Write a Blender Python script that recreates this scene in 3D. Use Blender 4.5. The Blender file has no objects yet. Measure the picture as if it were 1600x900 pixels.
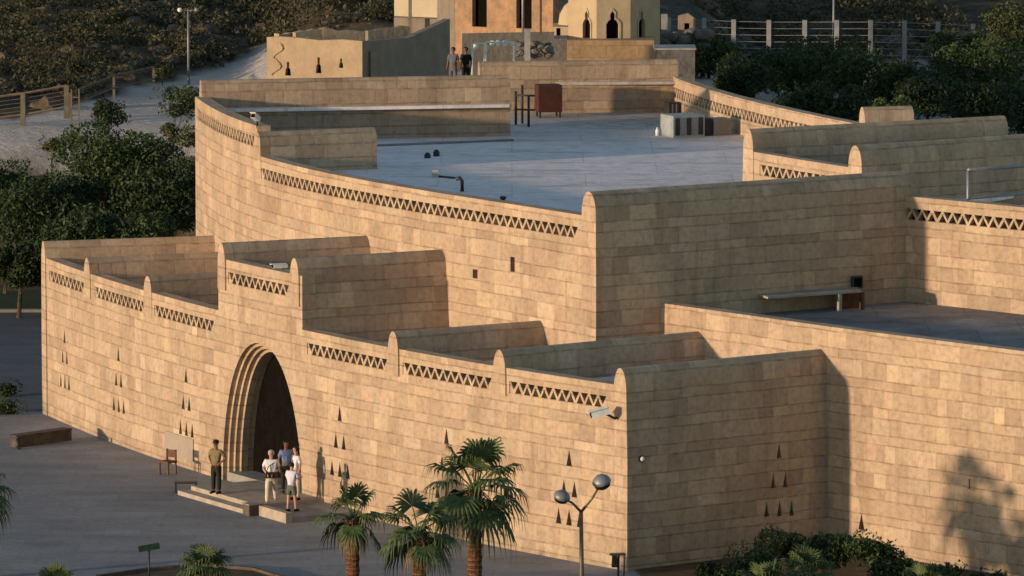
import bpy, bmesh, math, random
from mathutils import Vector, Matrix, noise
from mathutils.geometry import delaunay_2d_cdt
R = math.radians
random.seed(7)
scn = bpy.context.scene

# ------------------------------------------------------------------ camera
H = 32.0
FE = 10000.0                      # effective focal length in photo pixels
PITCH = math.atan(1183 / FE)
F = FE * math.cos(PITCH)
cam_d = bpy.data.cameras.new('Camera')
cam_d.sensor_width = 36
cam_d.lens = F * 36 / 1600
cam_d.clip_start = 1
cam_d.clip_end = 5000
cam = bpy.data.objects.new('Camera', cam_d)
cam.location = (0, 0, H)
cam.rotation_euler = (R(90) - PITCH, 0, 0)
scn.collection.objects.link(cam)
scn.camera = cam

# ------------------------------------------------------------------ light
SUN_AZ = 28.8     # direction the light travels, degrees from +X toward +Y
SUN_EL = 5.4
w = bpy.data.worlds.new('World')
scn.world = w
w.use_nodes = True
nt = w.node_tree
nt.nodes.clear()
sky = nt.nodes.new('ShaderNodeTexSky')
sky.sky_type = 'NISHITA'
sky.sun_disc = False
sky.sun_elevation = R(SUN_EL)
sky.sun_rotation = math.atan2(-math.cos(R(SUN_AZ)), -math.sin(R(SUN_AZ)))
sky.altitude = 100
sky.air_density = 1.0
sky.dust_density = 0.2
sky.ozone_density = 1.35
bgn = nt.nodes.new('ShaderNodeBackground')
bgn.inputs['Strength'].default_value = 0.15
outn = nt.nodes.new('ShaderNodeOutputWorld')
nt.links.new(sky.outputs[0], bgn.inputs['Color'])
nt.links.new(bgn.outputs[0], outn.inputs['Surface'])
sd = bpy.data.lights.new('Sun', 'SUN')
sd.energy = 3.0
sd.angle = R(1.4)
sd.color = (1.0, 0.74, 0.49)
so = bpy.data.objects.new('Sun', sd)
dsun = Vector((math.cos(R(SUN_AZ)) * math.cos(R(SUN_EL)), math.sin(R(SUN_AZ)) * math.cos(R(SUN_EL)), -math.sin(R(SUN_EL))))
so.rotation_euler = dsun.to_track_quat('-Z', 'Y').to_euler()
so.location = (-60, 120, 60)
scn.collection.objects.link(so)
scn.view_settings.view_transform = 'Standard'
scn.view_settings.look = 'None'
scn.view_settings.gamma = 1
scn.view_settings.exposure = 0.62
scn.view_settings.use_curve_mapping = False

# ------------------------------------------------------------------ helpers
col = scn.collection

def tag(o, label=None, cat=None, group=None, kind=None):
    if label: o['label'] = label
    if cat: o['category'] = cat
    if group: o['group'] = group
    if kind: o['kind'] = kind
    return o

def empty(name, loc=(0, 0, 0), rz=0):
    o = bpy.data.objects.new(name, None)
    o.location = loc
    o.rotation_euler = (0, 0, rz)
    o.empty_display_size = .3
    col.objects.link(o)
    return o

def copy_tree(o, parent=None):
    c = o.copy()
    col.objects.link(c)
    if parent: c.parent = parent
    for ch in [k for k in scn.objects if k.parent == o]:
        copy_tree(ch, c)
    return c

def at(px, py, z):
    """world point at height z that the photograph shows at pixel px, py"""
    d = Vector(((px - 800) / F, 0, 0)) + Vector((0, math.cos(PITCH), -math.sin(PITCH))) \
        - (py - 450) / F * Vector((0, math.sin(PITCH), math.cos(PITCH)))
    t = (z - H) / d.z
    return Vector((0, 0, H)) + d * t

def atY(px, py, Y):
    d = Vector(((px - 800) / F, 0, 0)) + Vector((0, math.cos(PITCH), -math.sin(PITCH))) \
        - (py - 450) / F * Vector((0, math.sin(PITCH), math.cos(PITCH)))
    return Vector((0, 0, H)) + d * (Y / d.y)

def pix(p):
    q = Vector(p) - Vector((0, 0, H))
    Z = q.y * math.cos(PITCH) - q.z * math.sin(PITCH)
    Y = q.y * math.sin(PITCH) + q.z * math.cos(PITCH)
    return 800 + F * q.x / Z, 450 - F * Y / Z

class MB:
    """collects faces with uv, then builds one mesh object"""
    def __init__(s):
        s.v = []; s.f = []; s.uv = []; s.sm = []
    def face(s, pts, uvs=None, smooth=False):
        i = len(s.v)
        s.v += [tuple(p) for p in pts]
        s.f.append(list(range(i, i + len(pts))))
        if uvs is None:
            a = Vector(pts[0]); b = Vector(pts[1]); c = Vector(pts[2])
            n = (b - a).cross(c - a)
            if abs(n.z) > .7 * n.length:
                uvs = [(p[0], p[1]) for p in pts]
            else:
                t = Vector((-n.y, n.x, 0))
                t = t.normalized() if t.length > 1e-9 else Vector((1, 0, 0))
                uvs = [(Vector(p).dot(t), p[2]) for p in pts]
        s.uv.append([tuple(q) for q in uvs])
        s.sm.append(smooth)
    def box(s, c, size, rz=0, M=None, taper=1.0):
        sx, sy, sz = size[0] / 2, size[1] / 2, size[2] / 2
        m = Matrix.Translation(Vector(c)) @ (M if M is not None else Matrix.Rotation(rz, 4, 'Z'))
        P = {}
        for a in (-1, 1):
            for b in (-1, 1):
                for k in (-1, 1):
                    q = taper if k > 0 else 1
                    P[a, b, k] = m @ Vector((a * sx * q, b * sy * q, k * sz))
        for q in [((-1,-1,-1),(1,-1,-1),(1,-1,1),(-1,-1,1)), ((1,-1,-1),(1,1,-1),(1,1,1),(1,-1,1)),
                  ((1,1,-1),(-1,1,-1),(-1,1,1),(1,1,1)), ((-1,1,-1),(-1,-1,-1),(-1,-1,1),(-1,1,1)),
                  ((-1,-1,1),(1,-1,1),(1,1,1),(-1,1,1)), ((-1,1,-1),(1,1,-1),(1,-1,-1),(-1,-1,-1))]:
            s.face([P[k] for k in q])
    def tube(s, pts, rad, n=8, cap=True, smooth=True):
        pts = [Vector(p) for p in pts]
        if not hasattr(rad, '__len__'): rad = [rad] * len(pts)
        rings = []
        for i, p in enumerate(pts):
            d = (pts[min(i + 1, len(pts) - 1)] - pts[max(i - 1, 0)]).normalized()
            a = d.cross(Vector((0, 0, 1)))
            if a.length < .05: a = d.cross(Vector((0, 1, 0)))
            a.normalize(); b = d.cross(a).normalized()
            rings.append([p + rad[i] * (math.cos(2 * math.pi * k / n) * a + math.sin(2 * math.pi * k / n) * b) for k in range(n)])
        L = 0
        for i in range(len(pts) - 1):
            L2 = L + (pts[i + 1] - pts[i]).length
            for k in range(n):
                k2 = (k + 1) % n
                s.face([rings[i][k], rings[i][k2], rings[i + 1][k2], rings[i + 1][k]],
                       [(k / n, L), ((k + 1) / n, L), ((k + 1) / n, L2), (k / n, L2)], smooth)
            L = L2
        if cap:
            s.face(rings[0][::-1]); s.face(rings[-1])
    def lathe(s, c, prof, n=16, smooth=True, M=None):
        c = Vector(c)
        M = M or Matrix.Identity(4)
        for (r0, z0), (r1, z1) in zip(prof, prof[1:]):
            for k in range(n):
                a0 = 2 * math.pi * k / n; a1 = 2 * math.pi * (k + 1) / n
                q = [Vector((r0*math.cos(a0), r0*math.sin(a0), z0)), Vector((r0*math.cos(a1), r0*math.sin(a1), z0)),
                     Vector((r1*math.cos(a1), r1*math.sin(a1), z1)), Vector((r1*math.cos(a0), r1*math.sin(a0), z1))]
                if r0 < 1e-6: q = q[1:] if False else [q[0], q[2], q[3]]
                elif r1 < 1e-6: q = q[:3]
                s.face([c + (M @ p) for p in q], None, smooth)
    def prism(s, poly, z0, z1):
        n = len(poly)
        s.face([(p[0], p[1], z1) for p in poly])
        s.face([(p[0], p[1], z0) for p in poly][::-1])
        for i in range(n):
            a, b = poly[i], poly[(i + 1) % n]
            s.face([(a[0], a[1], z0), (b[0], b[1], z0), (b[0], b[1], z1), (a[0], a[1], z1)])
    def build(s, name, mat, parent=None, weld=True):
        me = bpy.data.meshes.new(name)
        me.from_pydata(s.v, [], s.f)
        uvl = me.uv_layers.new(name='UVMap')
        k = 0
        flat = []
        for u in s.uv:
            for q in u: flat += [q[0], q[1]]
        uvl.data.foreach_set('uv', flat)
        me.polygons.foreach_set('use_smooth', s.sm)
        if weld:
            bm = bmesh.new(); bm.from_mesh(me)
            bmesh.ops.remove_doubles(bm, verts=bm.verts, dist=.0005)
            bmesh.ops.recalc_face_normals(bm, faces=bm.faces)
            bm.to_mesh(me); bm.free()
        me.materials.append(mat)
        o = bpy.data.objects.new(name, me)
        col.objects.link(o)
        if parent:
            o.parent = parent
            if parent.type == 'EMPTY' and parent.get('_world'):
                o.matrix_parent_inverse = parent.matrix_basis.inverted()
        return o

def wempty(name, loc):
    """an Empty whose parts are given in world coordinates"""
    o = empty(name, loc)
    o['_world'] = 1
    return o

def child_inv(o, parent):
    o.parent = parent
    o.matrix_parent_inverse = parent.matrix_world.inverted()

# ------------------------------------------------------------------ materials
class NT:
    def __init__(s, name):
        s.m = bpy.data.materials.new(name)
        s.m.use_nodes = True
        s.t = s.m.node_tree
        s.p = s.t.nodes['Principled BSDF']
        s.p.inputs['Roughness'].default_value = .85
        s.p.inputs['Specular IOR Level'].default_value = .25
    def n(s, typ, **kw):
        o = s.t.nodes.new(typ)
        for k, v in kw.items(): setattr(o, k, v)
        return o
    def put(s, sock, v):
        if isinstance(v, bpy.types.NodeSocket): s.t.links.new(v, sock)
        else: sock.default_value = v
    def math(s, op, a, b=0.0, c=0.0):
        o = s.n('ShaderNodeMath', operation=op)
        s.put(o.inputs[0], a); s.put(o.inputs[1], b); s.put(o.inputs[2], c)
        return o.outputs[0]
    def xyz(s, a, b, c=0.0):
        o = s.n('ShaderNodeCombineXYZ')
        for i, v in enumerate((a, b, c)): s.put(o.inputs[i], v)
        return o.outputs[0]
    def noise(s, vec, scale, detail=4, rough=.55):
        o = s.n('ShaderNodeTexNoise')
        if vec is not None: s.t.links.new(vec, o.inputs['Vector'])
        o.inputs['Scale'].default_value = scale; o.inputs['Detail'].default_value = detail
        o.inputs['Roughness'].default_value = rough
        return o.outputs['Fac']
    def vmul(s, vec, k):
        o = s.n('ShaderNodeVectorMath', operation='MULTIPLY')
        s.t.links.new(vec, o.inputs[0]); o.inputs[1].default_value = k
        return o.outputs[0]
    def white(s, vec):
        o = s.n('ShaderNodeTexWhiteNoise', noise_dimensions='3D')
        s.t.links.new(vec, o.inputs['Vector'])
        return o.outputs['Value'], o.outputs['Color']
    def ramp(s, fac, stops, interp='LINEAR'):
        o = s.n('ShaderNodeValToRGB')
        o.color_ramp.interpolation = interp
        e = o.color_ramp.elements
        while len(e) < len(stops): e.new(.5)
        for i, (p, c) in enumerate(stops):
            e[i].position = p
            e[i].color = (c[0], c[1], c[2], 1) if hasattr(c, '__len__') else (c, c, c, 1)
        s.put(o.inputs[0], fac)
        return o.outputs[0]
    def mix(s, fac, a, b, blend='MIX'):
        o = s.n('ShaderNodeMix', data_type='RGBA', blend_type=blend)
        s.put(o.inputs[0], fac)
        for i, v in ((6, a), (7, b)):
            if isinstance(v, bpy.types.NodeSocket): s.t.links.new(v, o.inputs[i])
            else: o.inputs[i].default_value = (*v, 1) if len(v) == 3 else v
        return o.outputs[2]
    def maprange(s, v, a, b, c=0.0, d=1.0):
        o = s.n('ShaderNodeMapRange')
        s.put(o.inputs[0], v)
        for i, q in enumerate((a, b, c, d)): o.inputs[i + 1].default_value = q
        return o.outputs[0]
    def color(s, c):
        s.put(s.p.inputs['Base Color'], c if isinstance(c, bpy.types.NodeSocket) else (*c, 1))
    def bump(s, h, dist=.02, strength=1.0):
        o = s.n('ShaderNodeBump')
        o.inputs['Distance'].default_value = dist; o.inputs['Strength'].default_value = strength
        s.t.links.new(h, o.inputs['Height']); s.t.links.new(o.outputs[0], s.p.inputs['Normal'])

def stone_mat(name, tint=(1, 1, 1), contrast=1.0, pair=.86, mortar=.62, wmin=.42, wmax=.8):
    N = NT(name)
    uv = N.n('ShaderNodeUVMap').outputs[0]
    sep = N.n('ShaderNodeSeparateXYZ'); N.t.links.new(uv, sep.inputs[0])
    u, v = sep.outputs[0], sep.outputs[1]
    wob = N.math('MULTIPLY', N.math('SUBTRACT', N.noise(uv, .55, 2), .5), .10)
    v = N.math('ADD', N.math('ADD', v, 40.0), wob)
    q = N.math('DIVIDE', v, pair)
    k = N.math('FLOOR', q)
    f = N.math('SUBTRACT', q, k)
    split = N.math('ADD', .56, N.math('MULTIPLY', N.white(N.xyz(k, 3.3, 1.0))[0], .12))
    thin = N.math('GREATER_THAN', f, split)
    row = N.math('ADD', N.math('MULTIPLY', k, 2.0), thin)
    tA = N.math('MINIMUM', f, N.math('ABSOLUTE', N.math('SUBTRACT', split, f)))
    tB = N.math('SUBTRACT', 1.0, f)
    vd = N.math('MULTIPLY', N.math('MINIMUM', tA, N.math('MAXIMUM', tB, 0.0)), pair)
    r1 = N.white(N.xyz(row, 11.7, 2.0))[0]
    r2 = N.white(N.xyz(row, 5.1, 7.0))[0]
    wd = N.math('ADD', wmin, N.math('MULTIPLY', r1, wmax))
    jit = N.math('MULTIPLY', N.noise(N.xyz(N.math('MULTIPLY', u, .9), N.math('MULTIPLY', row, 3.7), 0.0), 1.0, 1), 1.1)
    uu = N.math('ADD', N.math('ADD', u, 200.0), N.math('ADD', N.math('MULTIPLY', r2, 9.0), jit))
    c = N.math('DIVIDE', uu, wd)
    ci = N.math('FLOOR', c)
    g = N.math('SUBTRACT', c, ci)
    hd = N.math('MULTIPLY', N.math('MINIMUM', g, N.math('SUBTRACT', 1.0, g)), wd)
    edge = N.math('MINIMUM', N.math('ADD', hd, .008), vd)
    edge = N.math('ADD', edge, N.math('MULTIPLY', N.math('SUBTRACT', N.noise(uv, 9.0, 3), .5), .03))
    wv_ = N.math('MULTIPLY', N.math('SUBTRACT', N.noise(uv, 7.0, 3), .5), .035)
    mh = N.maprange(N.math('ADD', vd, wv_), .004, .034)
    mv = N.maprange(N.math('ADD', hd, wv_), .002, .026)
    m = N.math('SUBTRACT', N.math('ADD', mh, N.math('MULTIPLY', mv, .38)), .38)
    m = N.math('MAXIMUM', m, 0.0)
    rv, rc = N.white(N.xyz(ci, row, 4.0))
    rv2, _ = N.white(N.xyz(ci, row, 9.0))
    T = lambda a: tuple(a[i] * tint[i] * (1.0, .99, 1.0)[i] for i in range(3))
    colr = N.ramp(rv, [(0, T((.385, .285, .203))), (.16, T((.415, .310, .219))), (.36, T((.440, .330, .232))),
                       (.56, T((.462, .352, .243))), (.74, T((.430, .312, .222))), (.90, T((.492, .380, .268))), (1, T((.405, .315, .228)))])
    hsv = N.n('ShaderNodeHueSaturation')
    N.t.links.new(colr, hsv.inputs['Color'])
    N.put(hsv.inputs['Value'], N.maprange(rv2, 0, 1, 1 - .13 * contrast, 1 + .09 * contrast))
    base = hsv.outputs[0]
    # grain, veins and weather stains
    n1 = N.noise(uv, 5.0, 6, .65)
    base = N.mix(1.0, base, N.ramp(n1, [(.25, .70), (.5, 1.0), (.75, 1.16)]), 'MULTIPLY')
    n2 = N.noise(N.vmul(uv, (1.0, .35, 1)), .8, 5, .6)
    base = N.mix(1.0, base, N.ramp(n2, [(.28, (.80, .77, .76)), (.5, 1.0), (.72, (1.08, 1.06, 1.0))]), 'MULTIPLY')
    n3 = N.noise(N.vmul(uv, (2.2, .22, 1)), 1.0, 4, .6)
    base = N.mix(1.0, base, N.ramp(n3, [(.30, (.86, .82, .78)), (.45, 1.0), (1.0, 1.0)]), 'MULTIPLY')
    n4 = N.noise(uv, 22.0, 3, .6)
    base = N.mix(1.0, base, N.ramp(n4, [(.3, .93), (.7, 1.05)]), 'MULTIPLY')
    low = N.math('MULTIPLY', N.maprange(N.math('ADD', v, -40.0), .75, .0), N.maprange(N.noise(N.vmul(uv, (1.3, .8, 1)), 1.0, 5, .65), .38, .62))
    base = N.mix(N.math('MULTIPLY', low, .55), base, (.20, .165, .13))
    streak = N.maprange(N.noise(N.vmul(uv, (4.5, .16, 1)), 1.0, 4, .6), .58, .72)
    base = N.mix(N.math('MULTIPLY', streak, .22), base, (.20, .165, .135))
    mm = N.math('MAXIMUM', m, N.math('MULTIPLY', N.maprange(N.noise(uv, 2.1, 4), .38, .62), .9))
    base = N.mix(mm, N.mix(1.0, base, (mortar, mortar * .94, mortar * .88), 'MULTIPLY'), base)
    N.color(base)
    N.p.inputs['Roughness'].default_value = .92
    N.p.inputs['Specular IOR Level'].default_value = .15
    h = N.math('ADD', N.math('MULTIPLY', m, .5), N.math('ADD', N.math('MULTIPLY', rv2, .35), N.math('MULTIPLY', n1, .5)))
    N.bump(h, .024, .8)
    return N.m

def plain(name, c, rough=.8, metal=0, c2=None, scale=3.0, detail=5, bump=0, spec=.25, lo=.35, hi=.65, bscale=None):
    N = NT(name)
    tc = N.n('ShaderNodeTexCoord').outputs['Object']
    if c2 is None: c2 = tuple(x * .75 for x in c)
    f = N.noise(tc, scale, detail, .6)
    N.color(N.ramp(f, [(lo, c2), (hi, c)]))
    N.p.inputs['Roughness'].default_value = rough
    N.p.inputs['Metallic'].default_value = metal
    N.p.inputs['Specular IOR Level'].default_value = spec
    if bump:
        N.bump(N.noise(tc, bscale or scale * 3, 5, .6), bump)
    return N.m

M = {}
M['stone'] = stone_mat('sandstone_blocks')
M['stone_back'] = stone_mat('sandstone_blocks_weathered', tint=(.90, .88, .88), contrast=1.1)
M['dark'] = plain('near_black', (.008, .0065, .005), .95, c2=(.004, .0035, .003), spec=.05)  # painted shade in openings and hollows, also eyes and lenses
M['glass'] = plain('dark_pane', (.02, .018, .016), .25, spec=.5)
M['wood_brown'] = plain('brown_wood', (.13, .06, .035), .6, c2=(.07, .03, .02), scale=8)  # own brown of the chair and canopy timber
M['rust'] = plain('red_brown_paint', (.085, .026, .016), .7, c2=(.045, .016, .012), scale=3)
M['bronze'] = plain('dark_bronze', (.04, .028, .016), .6, c2=(.025, .018, .01), scale=8)
M['white'] = plain('white_paint', (.78, .78, .76), .45, c2=(.65, .65, .63), scale=4)
M['grey_metal'] = plain('grey_metal', (.26, .26, .28), .5, .4, c2=(.2, .21, .22), scale=4)
M['galv'] = plain('galvanised_sheet', (.40, .42, .42), .5, .25, c2=(.28, .3, .3), scale=3)
M['dark_metal'] = plain('dark_metal', (.05, .05, .052), .5, .3, c2=(.03, .03, .03))
M['beige_paint'] = plain('beige_paint', (.34, .29, .22), .7, c2=(.26, .22, .17))
M['pole'] = plain('brown_grey_pole', (.20, .16, .12), .5, .3, c2=(.13, .10, .08), scale=5)
M['concrete'] = plain('pale_concrete', (.36, .33, .29), .85, c2=(.26, .24, .21), scale=2, bump=.01)
M['step_stone'] = plain('step_stone', (.42, .35, .28), .8, c2=(.30, .25, .20), scale=2.5, bump=.01)
M['plaque'] = plain('smooth_pink_stone', (.37, .30, .25), .8, c2=(.31, .25, .21), scale=1.5)
M['rock_grey0'] = plain('grey_garden_stone', (.13, .10, .08), .9, c2=(.07, .055, .045), scale=2.5, bump=.02)  # darkened grey; carries painted shade on the garden wall
M['kerb'] = plain('kerb_stone', (.30, .28, .25), .85, c2=(.2, .19, .17), scale=2, bump=.01)

def sheet_mat(name, a, b, joints=None, scale=.35, jw=.012, jd=.75):
    N = NT(name)
    tc = N.n('ShaderNodeTexCoord').outputs['Object']
    f = N.noise(tc, scale, 8, .62)
    f2 = N.noise(tc, 4.0, 5, .6)
    base = N.ramp(f, [(.32, b), (.66, a)])
    base = N.mix(1.0, base, N.ramp(f2, [(.3, .80), (.7, 1.08)]), 'MULTIPLY')
    base = N.mix(1.0, base, N.ramp(N.noise(N.vmul(tc, (1, 3, 1)), .25, 7, .65), [(.35, .82), (.6, 1.05)]), 'MULTIPLY')
    fb = f2
    if joints:
        br = N.n('ShaderNodeTexBrick')
        N.t.links.new(tc, br.inputs['Vector'])
        br.inputs['Scale'].default_value = 1
        br.inputs['Brick Width'].default_value = joints[0]
        br.inputs['Row Height'].default_value = joints[1]
        br.inputs['Mortar Size'].default_value = jw
        br.inputs['Mortar Smooth'].default_value = .3
        br.inputs['Color1'].default_value = (1, 1, 1, 1); br.inputs['Color2'].default_value = (.88, .88, .88, 1)
        br.inputs['Mortar'].default_value = (jd, jd, jd, 1)
        base = N.mix(1.0, base, br.outputs['Color'], 'MULTIPLY')
    N.color(base)
    N.p.inputs['Roughness'].default_value = .9
    N.bump(fb, .01)
    return N.m
M['plaza'] = sheet_mat('grey_paving', (.30, .30, .31), (.225, .228, .24), (1.2, 1.2), .22, .018, .80)
M['asphalt'] = sheet_mat('asphalt', (.12, .127, .145), (.09, .095, .11), None, .4)
def roof_mat():
    N = NT('grey_roof_screed')
    tc = N.n('ShaderNodeTexCoord').outputs['Object']
    f = N.noise(tc, .35, 7, .6); f2 = N.noise(tc, 1.6, 7, .7); f3 = N.noise(N.vmul(tc, (.5, 1.6, 1)), .5, 6, .7)
    base = N.ramp(f, [(.3, (.80, .69, .66)), (.7, (.90, .79, .76))])
    base = N.mix(1.0, base, N.ramp(f2, [(.32, .72), (.5, .98), (.7, 1.05)]), 'MULTIPLY')
    sp = N.n('ShaderNodeSeparateXYZ'); N.t.links.new(tc, sp.inputs[0])
    far = N.maprange(N.math('ADD', sp.outputs[1], N.math('MULTIPLY', f3, 14.0)), 240, 252)
    rt = N.maprange(N.math('ADD', sp.outputs[0], N.math('MULTIPLY', f2, 5.0)), -2, 5)
    dust = N.ramp(f2, [(.30, (.20, .17, .14)), (.5, (.36, .31, .26)), (.7, (.52, .47, .42))])
    base = N.mix(N.math('MULTIPLY', N.math('MULTIPLY', far, rt), .85), base, dust)
    st_ = N.ramp(f3, [(.60, 0.0), (.68, 1.0)])
    base = N.mix(N.math('MULTIPLY', N.maprange(f3, .54, .66), .55), base, (.34, .31, .31))
    br = N.n('ShaderNodeTexBrick'); N.t.links.new(tc, br.inputs['Vector'])
    br.inputs['Scale'].default_value = 1; br.inputs['Brick Width'].default_value = 5.2; br.inputs['Row Height'].default_value = 4.1
    br.inputs['Mortar Size'].default_value = .025; br.inputs['Mortar Smooth'].default_value = .5
    br.inputs['Color1'].default_value = (1, 1, 1, 1); br.inputs['Color2'].default_value = (.93, .93, .94, 1); br.inputs['Mortar'].default_value = (.75, .75, .76, 1)
    base = N.mix(1.0, base, br.outputs['Color'], 'MULTIPLY')
    N.color(base); N.p.inputs['Roughness'].default_value = .9
    N.bump(f2, .03)
    return N.m
M['roof'] = roof_mat()
M['roof_dirty'] = sheet_mat('dusty_roof_screed', (.30, .285, .28), (.18, .17, .165), (3.0, 3.0), .9, .03, .7)
M['lawn'] = sheet_mat('lawn_grass', (.045, .06, .015), (.02, .03, .008), None, 1.5)
M['soil'] = sheet_mat('planting_soil', (.13, .08, .045), (.05, .035, .02), None, 1.2)

# terrain material: sand, rock and scrubby earth chosen by place
def terrain_mat():
    N = NT('dry_hillside')
    tc = N.n('ShaderNodeTexCoord').outputs['Object']
    at_ = N.n('ShaderNodeVertexColor'); at_.layer_name = 'zone'
    s = N.n('ShaderNodeSeparateColor'); N.t.links.new(at_.outputs[0], s.inputs[0])
    n1 = N.noise(tc, .45, 8, .7); n2 = N.noise(tc, 2.2, 6, .7); n3 = N.noise(tc, .12, 5, .6)
    sand = N.ramp(n2, [(.3, (.44, .385, .345)), (.7, (.58, .51, .46))])
    rock = N.ramp(n1, [(.30, (.022, .021, .011)), (.45, (.055, .045, .023)), (.58, (.11, .074, .042)), (.72, (.26, .17, .10))])
    rock = N.mix(1.0, rock, N.ramp(n2, [(.3, .55), (.7, 1.3)]), 'MULTIPLY')
    grey = N.ramp(n1, [(.30, (.09, .08, .075)), (.55, (.24, .22, .21)), (.75, (.42, .38, .35))])
    grey = N.mix(1.0, grey, N.ramp(n2, [(.3, .6), (.7, 1.2)]), 'MULTIPLY')
    b = N.mix(s.outputs[0], sand, rock)
    b = N.mix(s.outputs[1], b, grey)
    N.color(b)
    h = N.math('ADD', N.math('MULTIPLY', n1, 1.0), N.math('MULTIPLY', n2, .3))
    N.bump(h, .5, .9)
    N.p.inputs['Roughness'].default_value = .95
    return N.m
M['terrain'] = terrain_mat()

def leaf_mat(name, a, b, c=None, scale=2.0):
    N = NT(name)
    tc = N.n('ShaderNodeTexCoord').outputs['Object']
    f = N.noise(tc, scale, 3, .6)
    wv, _ = N.white(N.vmul(tc, (1, 1, 1)))
    st = [(.3, b), (.62, a)]
    if c: st.append((.78, c))
    N.color(N.ramp(f, st))
    N.p.inputs['Roughness'].default_value = .6
    N.p.inputs['Specular IOR Level'].default_value = .25
    return N.m
M['leaf'] = leaf_mat('dark_green_foliage', (.052, .082, .024), (.018, .032, .010), (.12, .13, .048))
M['leaf2'] = leaf_mat('olive_foliage', (.085, .092, .030), (.028, .036, .013), (.19, .17, .07))
M['leaf3'] = leaf_mat('dark_hedge_foliage', (.032, .054, .017), (.012, .022, .008), (.072, .09, .032))
M['scrub'] = leaf_mat('dry_scrub', (.070, .062, .030), (.030, .032, .015), (.12, .09, .05), .35)
M['palm'] = leaf_mat('palm_frond_green', (.080, .112, .038), (.028, .050, .017), (.17, .175, .075), 3.0)
M['dead_palm'] = leaf_mat('dead_palm_frond', (.22, .14, .07), (.11, .07, .035), None, 3.0)
M['bark'] = plain('bark', (.10, .07, .045), .9, c2=(.05, .035, .022), scale=6, bump=.02)
def palm_bark():
    N = NT('palm_bark')
    uv = N.n('ShaderNodeUVMap').outputs[0]
    tc = N.n('ShaderNodeTexCoord').outputs['Object']
    n = N.noise(tc, 7.0, 5, .65)
    sp = N.n('ShaderNodeSeparateXYZ'); N.t.links.new(tc, sp.inputs[0])
    wv = N.math('SINE', N.math('ADD', N.math('MULTIPLY', sp.outputs[2], 42.0), N.math('MULTIPLY', n, 7.0)))
    c = N.ramp(n, [(.3, (.10, .045, .022)), (.55, (.22, .10, .045)), (.75, (.33, .17, .08))])
    c = N.mix(1.0, c, N.ramp(wv, [(0, .6), (.5, 1.0), (1, 1.1)]), 'MULTIPLY')
    N.color(c); N.bump(N.math('ADD', wv, n), .03)
    return N.m
M['palm_bark'] = palm_bark()

# ------------------------------------------------------------------ curved walls from plan paths
class Path:
    def __init__(s, pts, step=.5, deg=None):
        """smooth polyline through plan points; deg = least squares parametric polynomial"""
        import numpy as np
        pts = [Vector((p[0], p[1])) for p in pts]
        if deg:
            t = [0]
            for a, b in zip(pts, pts[1:]): t.append(t[-1] + (b - a).length)
            t = np.array(t)
            cx = np.polyfit(t, [p.x for p in pts], deg); cy = np.polyfit(t, [p.y for p in pts], deg)
            n = max(2, int(t[-1] / step) + 1)
            T = np.linspace(0, t[-1], n)
            s.p = [Vector((float(np.polyval(cx, q)), float(np.polyval(cy, q)))) for q in T]
        else:
            s.p = pts
        s.u = [0]
        for a, b in zip(s.p, s.p[1:]): s.u.append(s.u[-1] + (b - a).length)
        s.L = s.u[-1]
    def seg(s, u):
        for i in range(len(s.u) - 2):
            if u < s.u[i + 1]: return i
        return len(s.u) - 2
    def pt(s, u, depth=0.0):
        i = s.seg(u)
        d = (s.p[i + 1] - s.p[i]) / (s.u[i + 1] - s.u[i])
        q = s.p[i] + d * (u - s.u[i])
        return q + s.inward(u) * depth
    def tan(s, u):
        a = s.pt0(max(u - .6, 0)); b = s.pt0(min(u + .6, s.L))
        return (b - a).normalized()
    def pt0(s, u):
        i = s.seg(u)
        d = (s.p[i + 1] - s.p[i]) / (s.u[i + 1] - s.u[i])
        return s.p[i] + d * (u - s.u[i])
    def inward(s, u):
        t = s.tan(u)
        return Vector((-t.y, t.x))     # left of travel: away from the camera when path runs left to right
    def at_px(s, px, z):
        best = None
        n = 1200
        lo = 0; hi = s.L
        for i in range(n + 1):
            u = lo + (hi - lo) * i / n
            q = s.pt0(u)
            e = abs(pix((q.x, q.y, z))[0] - px)
            if best is None or e < best[0]: best = (e, u)
        return best[1]

def inside(pt, poly):
    x, y = pt; c = False; n = len(poly)
    for i in range(n):
        x1, y1 = poly[i]; x2, y2 = poly[(i + 1) % n]
        if (y1 > y) != (y2 > y) and x < (x2 - x1) * (y - y1) / (y2 - y1) + x1: c = not c
    return c

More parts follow.
